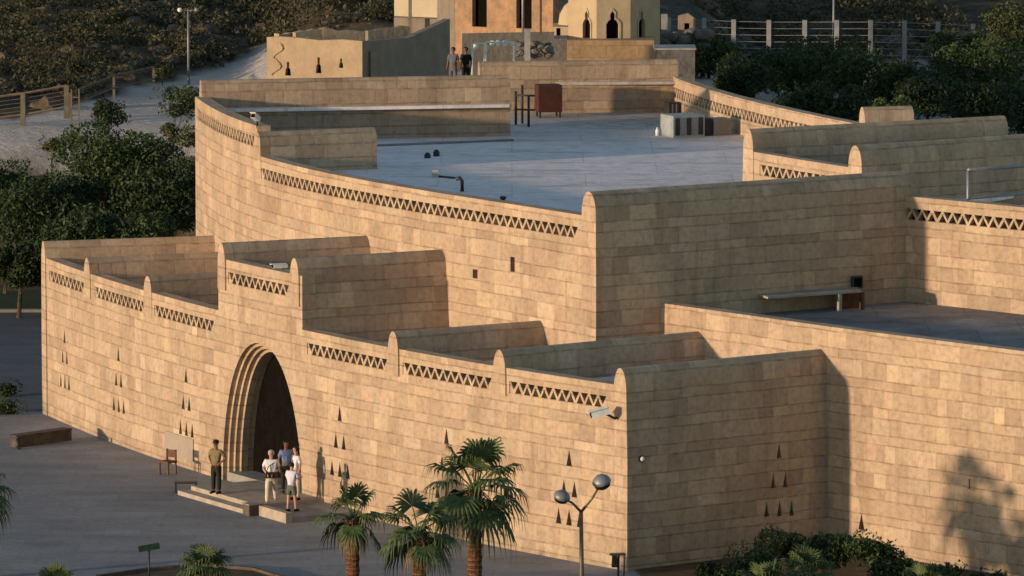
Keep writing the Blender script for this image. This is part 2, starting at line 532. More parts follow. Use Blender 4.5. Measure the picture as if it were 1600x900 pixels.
def wall_mesh(path, outer, holes, thick, d0=0.0, back=True, batter=0.0):
    """sheet cut out of the (u, z) plane, wrapped on the path and given thickness"""
    verts = []; edges = []
    def loop(poly):
        i = len(verts)
        for p in poly: verts.append(Vector(p))
        for k in range(len(poly)): edges.append((i + k, i + (k + 1) % len(poly)))
    loop(outer)
    for h in holes: loop(h)
    us = [p[0] for p in outer]; zs = [p[1] for p in outer]
    zlo, zhi = min(zs), max(zs)
    for u in path.u:
        if min(us) + .02 < u < max(us) - .02:
            i = len(verts); verts.append(Vector((u, zlo))); verts.append(Vector((u, zhi))); edges.append((i, i + 1))
    V, E, Fc, *_ = delaunay_2d_cdt(verts, edges, [], 0, 1e-6)
    bbs = [(min(p[0] for p in h), max(p[0] for p in h), min(p[1] for p in h), max(p[1] for p in h)) for h in holes]
    keep = []
    for f in Fc:
        c = (sum(V[i].x for i in f) / len(f), sum(V[i].y for i in f) / len(f))
        if not inside(c, outer): continue
        bad = False
        for h, b in zip(holes, bbs):
            if b[0] <= c[0] <= b[1] and b[2] <= c[1] <= b[3] and inside(c, h): bad = True; break
        if not bad: keep.append(f)
    cnt = {}
    for f in keep:
        for k in range(len(f)):
            e = tuple(sorted((f[k], f[(k + 1) % len(f)])))
            cnt[e] = cnt.get(e, 0) + 1
    mb = MB()
    def P(i, d):
        q = path.pt(V[i].x, d + batter * V[i].y)
        return Vector((q.x, q.y, V[i].y))
    c0 = {i: P(i, d0) for f in keep for i in f}
    c1 = {i: P(i, d0 + thick) for f in keep for i in f}
    for f in keep:
        mb.face([c0[i] for i in f], [(V[i].x, V[i].y) for i in f])
        if back: mb.face([c1[i] for i in reversed(f)], [(V[i].x, V[i].y) for i in reversed(f)])
    for f in keep:
        for k in range(len(f)):
            a, b = f[k], f[(k + 1) % len(f)]
            if cnt[tuple(sorted((a, b)))] == 1:
                horiz = abs(V[a].y - V[b].y) < abs(V[a].x - V[b].x)
                if horiz: uvs = [(V[a].x, V[a].y), (V[a].x, V[a].y - thick), (V[b].x, V[b].y - thick), (V[b].x, V[b].y)]
                else: uvs = [(V[a].x, V[a].y), (V[a].x + thick, V[a].y), (V[b].x + thick, V[b].y), (V[b].x, V[b].y)]
                mb.face([c0[a], c1[a], c1[b], c0[b]], uvs)
    return mb

def rect(u0, u1, z0, z1): return [(u0, z0), (u1, z0), (u1, z1), (u0, z1)]

BAND_TOP, BAND_H, PERIOD = .40, .39, .44
def frieze(path, u0, u1, ztop, parent, mat, thick=.2):
    """zigzag lattice filling one band, with the dark hollow of the parapet behind it"""
    z1 = ztop - BAND_TOP; z0 = z1 - BAND_H
    n = max(2, round((u1 - u0) / PERIOD))
    p = (u1 - u0) / n
    holes = []
    rw = .045
    e = .012
    fr = random.Random(int(u0 * 100) + n)
    j = lambda: fr.uniform(-.014, .014)
    for i in range(n):
        a = u0 + i * p + j()
        # downward triangle hanging from the top edge
        holes.append([(a + rw, z1 - e), (a + p / 2 + j(), z0 + .10 + j()), (a + p - rw, z1 - e)])
        if i < n - 1:
            c = a + p
            holes.append([(c - p / 2 + rw, z0 + e), (c + p / 2 - rw, z0 + e), (c + j(), z1 - .10 + j())])
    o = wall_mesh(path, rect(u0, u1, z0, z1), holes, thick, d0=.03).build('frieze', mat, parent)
    b = wall_mesh(path, rect(u0 - .01, u1 + .01, z0 - .01, z1 + .01), [], .02, d0=.47).build('dark_backing', M['dark'], None)  # near-black sheet, shade of the parapet hollow put into colour
    return o, b

def band_hole(u0, u1, ztop):
    return rect(u0, u1, ztop - BAND_TOP - BAND_H, ztop - BAND_TOP)

def fin_profile(H0, zt, z0, wide=.34, cap=.62, grow=.06):
    """half outline of a fin: rounded crest then slowly widening flanks"""
    pr = []
    for i in range(9):
        a = math.pi / 2 * i / 8
        pr.append((wide * math.sin(a), zt - cap * (1 - math.cos(a))))
    zc = zt - cap
    for k in range(1, 6):
        z = zc - 2.2 * k / 5
        if z > z0 + .05: pr.append((wide + grow * (zc - z), z))
    last = min(pr[-1][0] + 0, wide + grow * 2.2)
    pr.append((last, z0))
    return pr

def fin_mesh(a, b, zt, z0, wide=.34, cap=.62, grow=.06, endcap=True):
    a = Vector((a[0], a[1])); b = Vector((b[0], b[1]))
    d = (b - a).normalized(); n = Vector((d.y, -d.x))   # towards camera side
    pr = fin_profile(None, zt, z0, wide, cap, grow)
    full = [(-w_, z) for w_, z in reversed(pr)] + pr[1:]
    mb = MB()
    L = (b - a).length
    segs = max(1, int(L / 1.5))
    ring = lambda t: [Vector((*(a + d * (L * t) + n * w_), z)) for w_, z in full]
    off = a.x * 1.7 + a.y
    for s in range(segs):
        r0, r1 = ring(s / segs), ring((s + 1) / segs)
        for k in range(len(full) - 1):
            u0 = off + L * s / segs; u1 = off + L * (s + 1) / segs
            zc0 = full[k][1] - .0; zc1 = full[k + 1][1]
            mb.face([r0[k], r1[k], r1[k + 1], r0[k + 1]], [(u0, zc0), (u1, zc0), (u1, zc1), (u0, zc1)], smooth=True)
    r0, r1 = ring(0), ring(1)
    for s in range(segs):
        q0, q1 = ring(s / segs), ring((s + 1) / segs)
        mb.face([q0[-1], q1[-1], q1[0], q0[0]])
    mb.face(ring(0), [(w_ + off, z) for w_, z in full])
    mb.face(ring(1)[::-1], [(w_ + off, z) for w_, z in reversed(full)])
    return mb

def smooth_by_angle(o, ang=40):
    bm = bmesh.new(); bm.from_mesh(o.data)
    for e in bm.edges:
        if len(e.link_faces) == 2 and e.calc_face_angle(0) > R(ang): e.smooth = False
    bm.to_mesh(o.data); bm.free()

# ================================================================== MUSEUM
museum = wempty('museum_building', (-6, 205, 0))
tag(museum, 'sandstone block museum with rounded fin walls, zigzag friezes and a tall arched entrance', 'museum building')

ZP = 5.8      # entrance wing parapet
ZPORT = 7.6
ZF = 6.35
pts = [(68, 402), (100, 414), (129, 424), (143, 428.5), (185, 441), (224, 453), (239, 458), (335, 484), (400, 500), (475, 516), (540, 529),
       (604, 541), (625, 545), (700, 559.5), (769, 571), (792, 576), (880, 590), (956, 600), (972, 602)]
facP = Path([at(x, y, ZP) for x, y in pts], deg=3)
fu = lambda px, z=ZP: facP.at_px(px, z)

arch_l, arch_r = fu(348, 1.5), fu(472, 1.5)
AC = (arch_l + arch_r) / 2
AW = (arch_r - arch_l) / 2
AH = 5.02
def arch_poly(hw, hh, c=AC, n=28, z0=-.3):
    P = [(c + hw, z0)]
    for i in range(n + 1):
        t = math.pi * i / n
        cx = math.cos(t); sy = math.sin(t)
        x = math.copysign(abs(cx) ** .92, cx) * hw
        y = abs(sy) ** .98 * hh
        P.append((c + x, max(y, 0.0)))
    P.append((c - hw, z0))
    # drop duplicates
    out = []
    for p in P:
        if not out or (Vector(p) - Vector(out[-1])).length > 1e-3: out.append(p)
    return out

pu0, pu1 = fu(341, 7), fu(472, 7)
outer = [(0, -.3), (facP.L, -.3), (facP.L, ZP), (pu1, ZP), (pu1, ZPORT), (pu0, ZPORT), (pu0, ZP), (0, ZP)]
holes = [arch_poly(AW, AH)]
frz = []
for a, b in ((77, 131), (148, 226), (241, 334), (480, 605), (629, 769), (796, 948)):
    frz.append((fu(a, 5.2), fu(b, 5.2), ZP))
frz.append((fu(356, 7), fu(451, 7), ZPORT))
for a, b, z in frz: holes.append(band_hole(a, b, z))

def slit(u, z, wd=.27, ht=.53):
    return [(u - wd / 2, z), (u + wd / 2, z), (u, z + ht)]
slits = []
# pyramids of slit windows: one over two over three
def slit_group(px, rows, sp=.5):
    for k, (py, n) in enumerate(rows):
        # height at which the facade meets this pixel
        u = fu(px, 3)
        best = None
        for zz in [i * .02 for i in range(10, 280)]:
            q = facP.pt0(u)
            e = abs(pix((q.x, q.y, zz))[1] - py)
            if best is None or e < best[0]: best = (e, zz)
        z = best[1]
        for j in range(n):
            slits.append(slit(u + (j - (n - 1) / 2) * sp, z))
slit_group(101, [(536, 1), (568, 2), (606, 3)])
slit_group(185, [(564, 1), (604, 2), (644, 3)])
slit_group(291, [(598, 1), (641, 2), (681, 3)])
slit_group(531, [(658, 1), (701, 2), (745, 3)])
slit_group(698, [(694, 1), (737, 2), (781, 3)])
slit_group(889, [(729, 1), (776, 2), (821, 3)])
holes += slits
fac = wall_mesh(facP, outer, holes, .5).build('entrance_wall', M['stone'], museum)
for a, b, z in frz:
    o, bk = frieze(facP, a, b, z, fac, M['stone'])
    bk.name = 'frieze_shade_sheet'; bk.parent = fac
for o in [k for k in scn.objects if k.parent == fac]:
    o.matrix_parent_inverse = Matrix.Identity(4)
def sub(mb, name, mat, parent):
    """sub-part whose coordinates are world: parent mesh part sits at identity in world space"""
    o = mb.build(name, mat, None)
    o.parent = parent
    return o
for s in slits:
    c = [(p[0], p[1]) for p in s]
    ce = (sum(p[0] for p in c) / 3, sum(p[1] for p in c) / 3)
    big = [(ce[0] + (p[0] - ce[0]) * 1.05, ce[1] + (p[1] - ce[1]) * 1.05) for p in c]
    sub(wall_mesh(facP, big, [], .02, d0=.22), 'window_slit', M['dark'], fac)
# stepped arch mouldings and the passage behind
for k in range(1, 4):
    o_ = arch_poly(AW - .13 * (k - 1) + .06, AH - .11 * (k - 1) + .06)
    i_ = arch_poly(AW - .13 * k, AH - .11 * k)
    sub(wall_mesh(facP, o_, [i_], .25, d0=.17 * k), 'arch_moulding', M['stone'], fac)
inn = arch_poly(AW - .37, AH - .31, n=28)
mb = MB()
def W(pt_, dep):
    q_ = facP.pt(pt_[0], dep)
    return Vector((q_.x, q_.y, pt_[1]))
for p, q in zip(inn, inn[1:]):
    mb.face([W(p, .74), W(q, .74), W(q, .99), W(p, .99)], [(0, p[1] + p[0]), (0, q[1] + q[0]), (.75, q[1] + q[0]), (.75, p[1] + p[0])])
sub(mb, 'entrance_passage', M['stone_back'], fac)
mb = wall_mesh(facP, arch_poly(AW - .34, AH - .27), [], .03, d0=.97); sub(mb, 'arch_shade_sheet', M['dark'], fac)  # near-black sheet paints the unlit depth of the entrance
# upper block walls
UL = Path([at(x, y, 11.10) for x, y in ((303, 151), (350, 174), (402, 202))])
UR = [at(x, y, 10.05) for x, y in ((404, 247), (450, 257), (507, 268.5), (560, 279), (600, 286), (675, 300), (750, 312), (800, 319.5), (860, 329), (906, 336), (928, 339))]
upP = Path([UL.p[0], UL.p[1]] + UR, deg=4)
uu = lambda px, z=10.05: upP.at_px(px, z)
ustep = uu(402, 10)
outer = [(0, -.3), (upP.L, -.3), (upP.L, 10.05), (ustep, 10.05), (ustep, 11.10), (0, 11.10)]
ufr = [(uu(309, 10), ustep - .35, 11.10), (uu(408, 9.2), uu(903, 9.2), 10.05)]
vents = []
def zat(path, u, py):
    q = path.pt0(u); best = None
    for i in range(0, 1200):
        e = abs(pix((q.x, q.y, i * .01))[1] - py)
        if best is None or e < best[0]: best = (e, i * .01)
    return best[1]
for px, py, wd, ht in ((742, 435, .3, .3), (801, 425, .26, .5)):
    u = uu(px, 8); z = zat(upP, u, py)
    vents.append(rect(u - wd / 2, u + wd / 2, z, z + ht))
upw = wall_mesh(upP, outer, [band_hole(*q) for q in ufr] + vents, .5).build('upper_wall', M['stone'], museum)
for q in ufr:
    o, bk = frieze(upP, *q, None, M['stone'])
    o.parent = upw; bk.parent = upw; bk.name = 'frieze_shade_sheet'
for v_ in vents:
    sub(wall_mesh(upP, [(v_[0][0] - .02, v_[0][1] - .02), (v_[1][0] + .02, v_[1][1] - .02), (v_[2][0] + .02, v_[2][1] + .02), (v_[3][0] - .02, v_[3][1] + .02)], [], .02, d0=.12), 'vent_grille', M['rust'], upw)

# fins: (cap pixel x, path, top z, end pixel, end proud length)
def fin(path, px, zt, end, z0, cap_from=None, full=False, wide=.32, cap=.70, grow=.06, capz=.75, ext=.3, label=None, mat=None):
    u = path.at_px(px, zt - .6)
    p0 = path.pt0(u)
    e = at(end[0], end[1], zt)
    e = Vector((e.x, e.y))
    d = (e - p0).normalized()
    a = p0 + d * (.12 if not full else -.03)
    mb = fin_mesh(a, e + d * ext, zt, z0, wide, cap, grow)
    o = mb.build('fin_wall', mat or M['stone'], museum)
    smooth_by_angle(o)
    if not full:
        c = fin_mesh(p0 - d * .035, p0 + d * .3, zt + .003, zt - cap - capz, wide + .006, cap, .02).build('fin_cap', M['stone'], None)
        smooth_by_angle(c)
        c.parent = o
    return o, p0, e

fins = {}
fins[1] = fin(facP, 68.5, ZF + .05, (388, 366), 0, full=True, grow=.02, wide=.30)
fins[2] = fin(facP, 137, ZF, (346, 393), 3)
fins[3] = fin(facP, 232, ZF, (352, 424), 3)
fins[4] = fin(facP, 347, 8.15, (575, 368), 5.1, ext=.6, grow=.09, capz=.9)
fins[5] = fin(facP, 461, 8.15, (684, 390), 5.1, ext=.45, grow=.10, capz=.9)
fins[6] = fin(facP, 615, ZF, (838, 501), 3, ext=.45)
fins[7] = fin(facP, 781, ZF, (1085, 518), 3)
fins[8] = fin(facP, 970, ZF, (1272, 546), -.3, full=True, grow=.03)

fin8 = fins[8]
# upper block big shaded wall and other upper fins
o, pU, eU = fin(upP, 921, 10.87, (1402, 267), 0, full=True, wide=.41, cap=.70, grow=.01)
big_wall = o
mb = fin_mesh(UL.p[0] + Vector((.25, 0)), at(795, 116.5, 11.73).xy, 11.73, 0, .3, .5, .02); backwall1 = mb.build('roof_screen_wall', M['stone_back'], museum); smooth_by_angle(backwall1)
o_f, _, _ = fin(upP, 403, 10.90, (572, 199), 9, wide=.3, cap=.5, grow=.02, capz=.9)
# ledge along the screen wall
def along(a, b, off, z0, z1, depth, name, mat, parent=None, ext=0):
    a = Vector(a[:2]); b = Vector(b[:2]); d = (b - a).normalized(); n = Vector((d.y, -d.x))
    mb = MB(); mb.prism([(*(a + n * off),), (*(b + n * off),), (*(b + n * (off + depth)),), (*(a + n * (off + depth)),)], z0, z1)
    o = mb.build(name, mat, None)
    if parent is not None: 
        if parent is museum:
            o.parent = museum; o.matrix_parent_inverse = museum.matrix_basis.inverted()
        else: o.parent = parent
    return o
bw_a, bw_b = UL.p[0] + Vector((.7, .1)), at(791, 117, 11.73).xy
along(bw_a, bw_b, .30, 10.55, 10.67, .35, 'ledge', M['roof'], backwall1)
ZR = 9.42
w2a, w2b = at(748, 96, 11.48).xy, at(1058, 92, 11.48).xy
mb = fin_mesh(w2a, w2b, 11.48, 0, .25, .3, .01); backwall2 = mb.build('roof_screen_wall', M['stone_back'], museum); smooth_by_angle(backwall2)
along(at(800, 130, 10.55).xy, w2b, .42, 10.53, 10.65, .3, 'ledge', M['roof'], backwall2)

# curved rear parapet, lit on its court side
rp = [at(x, y, 10.80) for x, y in ((1044, 116), (1070, 127), (1100, 138), (1150, 152), (1200, 164), (1260, 178), (1335, 193))]
rearP = Path(rp, deg=3)
ru = lambda px: rearP.at_px(px, 10)
rfr = (ru(1048), ru(1330), 10.80)
rear = wall_mesh(rearP, [(0, 0), (rearP.L, 0), (rearP.L, 10.80), (0, 10.80)], [band_hole(*rfr)], .45).build('rear_parapet', M['stone'], museum)
o, bk = frieze(rearP, *rfr, None, M['stone']); o.parent = rear; bk.parent = rear; bk.name = 'frieze_shade_sheet'

# side court parapet between two rounded caps, and its fins
cP = Path([at(x, y, 10.65) for x, y in ((1170, 236), (1250, 249.5), (1337, 263))])
ca, cb = cP.at_px(1187, 10), cP.at_px(1325, 10)
court = wall_mesh(cP, [(0, 0), (cP.L, 0), (cP.L, 10.65), (0, 10.65)], [band_hole(ca, cb, 10.65)], .45).build('court_parapet', M['stone'], museum)
o, bk = frieze(cP, ca, cb, 10.65, None, M['stone']); o.parent = court; bk.parent = court; bk.name = 'frieze_shade_sheet'
fin(cP, 1170, 11.43, (1557, 181), 3, full=True, wide=.33, grow=.03)
fin(cP, 1337, 11.43, (1700, 202), 3, full=True, wide=.36, grow=.03)
g0 = at(1347, 167, 11.39).xy; g1 = at(1424, 165, 11.39).xy
mb = fin_mesh(g0, g1, 11.39, 3, .33, .6, .05); o = mb.build('fin_wall', M['stone'], museum); smooth_by_angle(o)

# right hand lit walls
wcP = Path([at(1388, 304, 10.05), at(1500, 314.5, 10.05), at(1640, 328, 10.05)])
wfr = (wcP.at_px(1392, 9.2), wcP.at_px(1632, 9.2), 10.05)
wc = wall_mesh(wcP, [(0, 0), (wcP.L, 0), (wcP.L, 10.05), (0, 10.05)], [band_hole(*wfr)], .5).build('terrace_wall', M['stone'], museum)
o, bk = frieze(wcP, *wfr, None, M['stone']); o.parent = wc; bk.parent = wc; bk.name = 'frieze_shade_sheet'
waP = Path([at(1029, 473, 7.1), at(1300, 511, 7.1), at(1640, 554, 7.1)])
sl = []
for px, py in ((1346, 828),):
    u = waP.at_px(px, 1.5); z = zat(waP, u, py); sl.append(slit(u, z))
u = waP.at_px(1519, 2); z = zat(waP, u, 765); sqh = rect(u - .16, u + .16, z, z + .32)
wa = wall_mesh(waP, [(0, -.3), (waP.L, -.3), (waP.L, 7.1), (0, 7.1)], sl + [sqh], .5).build('side_wall', M['stone'], museum)
for s_ in sl:
    sub(wall_mesh(waP, [(s_[0][0] - .01, s_[0][1] - .01), (s_[1][0] + .01, s_[1][1] - .01), (s_[2][0], s_[2][1] + .02)], [], .02, d0=.22), 'window_slit', M['dark'], wa)
sub(wall_mesh(waP, [(sqh[0][0] - .01, sqh[0][1] - .01), (sqh[1][0] + .01, sqh[1][1] - .01), (sqh[2][0] + .01, sqh[2][1] + .01), (sqh[3][0] - .01, sqh[3][1] + .01)], [], .02, d0=.06), 'blind_panel', M['stone_back'], wa)

# slit windows standing proud as dark recess frames on the shaded corner fin
f8a = fin8[1]; f8b = fin8[2]
fd = (f8b - f8a).normalized(); fn = Vector((fd.y, -fd.x))
def on_fin8(px, py):
    """point on the camera side flank of the corner fin"""
    best = None
    for i in range(0, 800):
        q = f8a + fd * (i * .01) + fn * .41
        e = abs(pix((q.x, q.y, 2.5))[0] - px)
        if best is None or e < best[0]: best = (e, i * .01, q)
    s_, q = best[1], best[2]
    bz = min(range(0, 620), key=lambda k: abs(pix((q.x, q.y, k * .01))[1] - py))
    return s_, bz * .01
cut8 = MB()
FL8 = .32 + .03 * 2.2
for px, py in ((1218, 716), (1209, 763), (1228, 762), (1199, 808), (1219, 807), (1238, 806)):
    s_, z = on_fin8(px, py)
    zz = z
    mb = MB()
    tri = [(-.10, 0), (.10, 0), (0, .52)]
    P = lambda t, dd: Vector((*(f8a + fd * (s_ + t[0]) + fn * (FL8 + dd)), zz + t[1]))
    f0 = [P(t, .1) for t in tri]; f1 = [P(t, -.30) for t in tri]
    for k in range(3): cut8.face([f0[k], f1[k], f1[(k + 1) % 3], f0[(k + 1) % 3]])
    cut8.face(f0); cut8.face(f1[::-1])
    mb.face([P((t[0] * .99, t[1] * .99), -.26) for t in tri])
    sub(mb, 'window_slit', M['dark'], fin8[0])
def carve(o, mbc):
    c = mbc.build('cutter', M['stone'])
    md = o.modifiers.new('b', 'BOOLEAN'); md.object = c; md.operation = 'DIFFERENCE'; md.solver = 'EXACT'
    bpy.context.view_layer.update()
    nm = bpy.data.meshes.new_from_object(o.evaluated_get(bpy.context.evaluated_depsgraph_get()))
    n0 = len(o.data.polygons)
    o.modifiers.clear()
    if len(nm.polygons) > n0:
        nm.name = o.data.name; o.data = nm
    cm = c.data; bpy.data.objects.remove(c); bpy.data.meshes.remove(cm)
carve(fin8[0], cut8)

# small bulkhead light and a vent on shaded faces
s_, z = on_fin8(1003, 717)
q = f8a + fd * s_ + fn * (FL8 + .05)
lampo = wempty('bulkhead_light', (q.x, q.y, z))
tag(lampo, 'small white round lamp fixed low on the shaded corner wall', 'wall lamp')
mb = MB(); mb.lathe((q.x, q.y, z), [(0, .06), (.06, .045), (.085, 0), (.085, -.05), (0, -.05)], 12, M=Vector((fn.x, fn.y, 0)).to_track_quat('Z', 'Y').to_matrix().to_4x4())
mb.build('lamp_glass', M['white'], lampo)
mb = MB(); mb.lathe((q.x - fn.x * .02, q.y - fn.y * .02, z), [(0, .02), (.11, .02), (.11, -.03), (0, -.03)], 12, M=Vector((fn.x, fn.y, 0)).to_track_quat('Z', 'Y').to_matrix().to_4x4())
mb.build('lamp_base', M['dark_metal'], lampo)

ud = (eU - pU).normalized(); un = Vector((ud.y, -ud.x))
def on_big(px, py, off=.55):
    best = min(range(0, 1500), key=lambda i: abs(pix((*(pU + ud * (i * .01) + un * off), 7.5))[0] - px))
    q = pU + ud * (best * .01) + un * off
    bz = min(range(300, 1100), key=lambda k: abs(pix((q.x, q.y, k * .01))[1] - py))
    return q, bz * .01
q, z = on_big(1339, 441, .57)
mb = MB(); ang = math.atan2(ud.y, ud.x)
mb.box((q.x, q.y, z), (.42, .10, .42), ang); o = mb.build('vent_box', M['dark_metal'], big_wall)
mb = MB(); mb.box((q.x + un.x * .055, q.y + un.y * .055, z), (.30, .02, .30), ang); o = mb.build('vent_louvre', M['dark'], big_wall)
for o in scn.objects:
    if o.parent == big_wall: o.matrix_parent_inverse = Matrix.Identity(4)
# rain pipe in the corner
q0 = wcP.pt0(.12)
mb = MB(); mb.tube([(q0.x - .12, q0.y - .12, 6.5), (q0.x - .12, q0.y - .12, 10.02)], .07, 8)
o = mb.build('rain_pipe', M['dark_metal'], museum)

# ---------------- roofs
def slab(poly, z, name, mat, th=.15):
    mb = MB(); mb.prism([(p[0], p[1]) for p in poly], z - th, z)
    return mb.build(name, mat, museum)
# wing roof between entrance wall and upper wall
n_ = 24
poly = [facP.pt(facP.L * i / n_, .3) for i in range(n_ + 1)]
poly2 = [upP.pt(upP.L * (i / n_), .2) for i in range(n_ + 1)]
slab(poly + [fin8[2], pU + ud * 3.0] + poly2[::-1], 5.2, 'wing_roof', M['roof'])
pr_ = [facP.pt(pu0 + .1 + (pu1 - pu0 - .55) * i / 6, .3) for i in range(7)]
slab(pr_ + [fins[5][2] + Vector((-.1, .25)), fins[4][2]], 7.15, 'portal_roof', M['roof'])
# main roof
poly = [upP.pt(upP.L * i / n_, .3) for i in range(n_ + 1)]
slab(poly + [eU, at(1337, 263, 10.65).xy + Vector((6, 4)), rearP.pt0(rearP.L) + Vector((3, 3)), rearP.pt(rearP.L * .5, .2), rearP.pt(0.0, .2), w2a, bw_b + Vector((.1, .1)), UL.p[0] + Vector((.3, .2))], ZR, 'main_roof', M['roof'])
# terrace behind the side wall
slab([waP.pt(0.0, .25), waP.pt(waP.L, .25), wcP.pt(wcP.L, .2), wcP.pt(0.0, .2), pU + ud * 2.2], 6.5, 'terrace_roof', M['roof_dirty'])
slab([wcP.pt(0.0, .25), wcP.pt(wcP.L, .25), wcP.pt0(wcP.L) + Vector((4, 16)), at(1337, 263, 10.65).xy], 9.02, 'rear_roof', M['roof'])
# wall piece added to stand for the shaded gap between the screen walls
mb = MB(); pA = at(791, 117, 11.73).xy; 
along(at(793, 180, ZR).xy + Vector((0, 2.2)), at(838, 180, ZR).xy + Vector((0, 2.2)), 0, ZR, 11.03, .2, 'recess_wall', M['stone_back'], museum)

# plaque beside the arch
a_, b_ = fu(259, 1.5), fu(303, 1.5)
za = zat(facP, a_, 700)
sub(wall_mesh(facP, rect(a_, b_, za - .15, za + .62), [], .045, d0=-.04), 'name_plaque', M['plaque'], fac)

# ---------------- platform and steps at the portal
T_ = facP.tan(AC); I_ = facP.inward(AC); C_ = facP.pt0(AC)
def loc(t, dout, z=0): 
    q = C_ + T_ * t - I_ * dout
    return Vector((q.x, q.y, z))
def tcoord(px, py, z=0):
    q = at(px, py, z).xy - C_
    return q.dot(T_), -q.dot(I_)
platform = wempty('entrance_steps', (*loc(0, 1)[:2], 0))
tag(platform, 'two low pale stone steps leading up to the arched entrance', 'steps')
t0, d0_ = tcoord(281, 773); t1, d1_ = tcoord(380, 804)
t2, d2_ = tcoord(460, 817)
dd = (d0_ + d1_) / 2
mb = MB(); mb.prism([loc(t0, dd).xy, loc(t1, dd).xy, loc(t1, -.2).xy, loc(t0, -.2).xy][::1], .0, .15)
mb.build('lower_step', M['step_stone'], platform)
mb = MB(); mb.prism([loc(t0 + .15, dd - .42).xy, loc(t1 + .02, dd - .42).xy, loc(t1 + .02, -.2).xy, loc(t0 + .15, -.2).xy], .155, .30)
mb.build('upper_step', M['step_stone'], platform)
mb = MB(); mb.prism([loc(t1 + .5, dd - .25).xy, loc(t2, dd - .25).xy, loc(t2, dd - .5).xy, loc(t1 + .5, dd - .5).xy], 0, .34)
mb.build('ramp_kerb', M['step_stone'], platform)
mb = MB(); mb.prism([loc(t1 + .02, dd - .52).xy, loc(t2, dd - .52).xy, loc(t2, -.2).xy, loc(t1 + .02, -.2).xy], 0, .20)
mb.build('ramp', M['kerb'], platform)
mb = MB(); mb.prism([loc(-AW + .2, -.1).xy, loc(AW - .2, -.1).xy, loc(AW - .2, -4.7).xy, loc(-AW + .2, -4.7).xy], .0, .305)
mb.build('passage_floor', M['kerb'], platform)
blk = wempty('stone_block', loc(t1 + .25, dd - .12)); tag(blk, 'dark square stone block at the end of the entrance steps', 'stone block')
mb = MB(); mb.prism([loc(t1 + .02, dd + .10).xy, loc(t1 + .48, dd + .10).xy, loc(t1 + .48, dd - .40).xy, loc(t1 + .02, dd - .40).xy], 0, .36)
mb.build('block_body', M['rock_grey0'], blk)
mb = MB(); mb.prism([loc(t1, dd + .12).xy, loc(t1 + .50, dd + .12).xy, loc(t1 + .50, dd - .42).xy, loc(t1, dd - .42).xy], .362, .40)
mb.build('block_cap', M['kerb'], blk)
#@@REST@@

# ================================================================== ROOF EQUIPMENT, CAMERAS
def cctv(loc_, az, length=.62, label='', name='security_camera', tilt=-12, rad=.11):
    t = wempty(name, loc_); tag(t, label, 'security camera')
    c = Vector(loc_)
    m = Matrix.Rotation(az, 4, 'Z') @ Matrix.Rotation(R(-tilt), 4, 'Y')
    mb = MB(); mb.box(c, (length, rad * 1.7, rad * 1.6), M=m); mb.box(c + (m @ Vector((.06, 0, rad * .95))), (length * 1.1, rad * 2.2, .025), M=m)
    mb.build('housing', M['white'], t)
    mb = MB(); mb.box(c + (m @ Vector((length / 2 + .012, 0, 0))), (.02, rad * 1.4, rad * 1.3), M=m); mb.build('lens_window', M['dark'], t)
    return t, c, m
q = facP.pt0(facP.L - .05) - facP.inward(facP.L - .35) * .35
zc_ = 4.98
t, c, m = cctv((q.x - .35, q.y - .05, zc_), R(190), .58, 'large white security camera bracketed to the corner pier by the frieze', tilt=-14, rad=.13)
mb = MB(); mb.tube([c + Vector((.2, .05, -.05)), (q.x + .12, q.y + .2, zc_ - .22), (q.x + .2, q.y + .42, zc_ - .2)], .04, 8); mb.build('bracket', M['dark_metal'], t)
q = upP.pt0(ustep)
t, c, m = cctv((q.x - .05, q.y - .1, 11.4), R(250), .5, 'white security camera above the stepped end of the upper frieze wall', tilt=22, rad=.10)
mb = MB(); mb.tube([(q.x + .0, q.y + .1, 11.0), (q.x - .0, q.y + .0, 11.35)], .04, 8); mb.build('bracket', M['dark_metal'], t)
q = facP.pt(fu(427, 7.2), .25)
t, c, m = cctv((q.x, q.y, 7.72), R(200), .5, 'small white security camera lying over the portal parapet', tilt=0, rad=.08)
mb = MB(); mb.tube([(q.x + .1, q.y, 7.58), (q.x + .1, q.y, 7.72)], .03, 8); mb.build('bracket', M['dark_metal'], t)

# air conditioner units on the main roof
def unit(name, px0, px1, pyb, h, dep, mat, label, cat, rot=30, legs=.0, louvre=True):
    a = at(px0, pyb, ZR + .004); b = at(px1, pyb, ZR + .004)
    wd = (b.x - a.x) / math.cos(R(abs(rot))) * .8
    c = (a + b) / 2 + Vector((0, dep * .4, 0))
    t = wempty(name, (c.x, c.y, ZR)); tag(t, label, cat)
    rz = R(rot)
    mb = MB(); mb.box((c.x, c.y, ZR + legs + h / 2 + .004), (wd, dep, h), rz); mb.build('casing', mat, t)
    mm = Matrix.Rotation(rz, 4, 'Z')
    if louvre:
        for k in range(5):
            p = Vector((c.x, c.y, ZR + legs + h / 2)) + mm @ Vector(((k - 2) * wd / 5.4, -dep / 2 - .012, 0))
            mb = MB(); mb.box(p, (wd / 7, .02, h * .8), rz); mb.build('louvre_panel', M['grey_metal'] if k % 2 else M['dark_metal'], t)
    if legs > 0:
        for sx in (-1, 1):
            for sy in (-1, 1):
                p = Vector((c.x, c.y, ZR + legs / 2)) + mm @ Vector((sx * wd * .42, sy * dep * .4, 0))
                mb = MB(); mb.box(p, (.07, .07, legs), rz); mb.build('leg', M['dark_metal'], t)
    return t, c
unit('air_conditioner', 1036, 1098, 214, .82, 1.1, M['galv'], 'large grey louvred air conditioner standing on the main roof', 'air conditioner', 25)
unit('air_conditioner', 1094, 1108, 212, .66, .7, M['dark_metal'], 'narrow dark air unit squeezed beside the big grey air conditioner', 'air conditioner', 20, louvre=False)
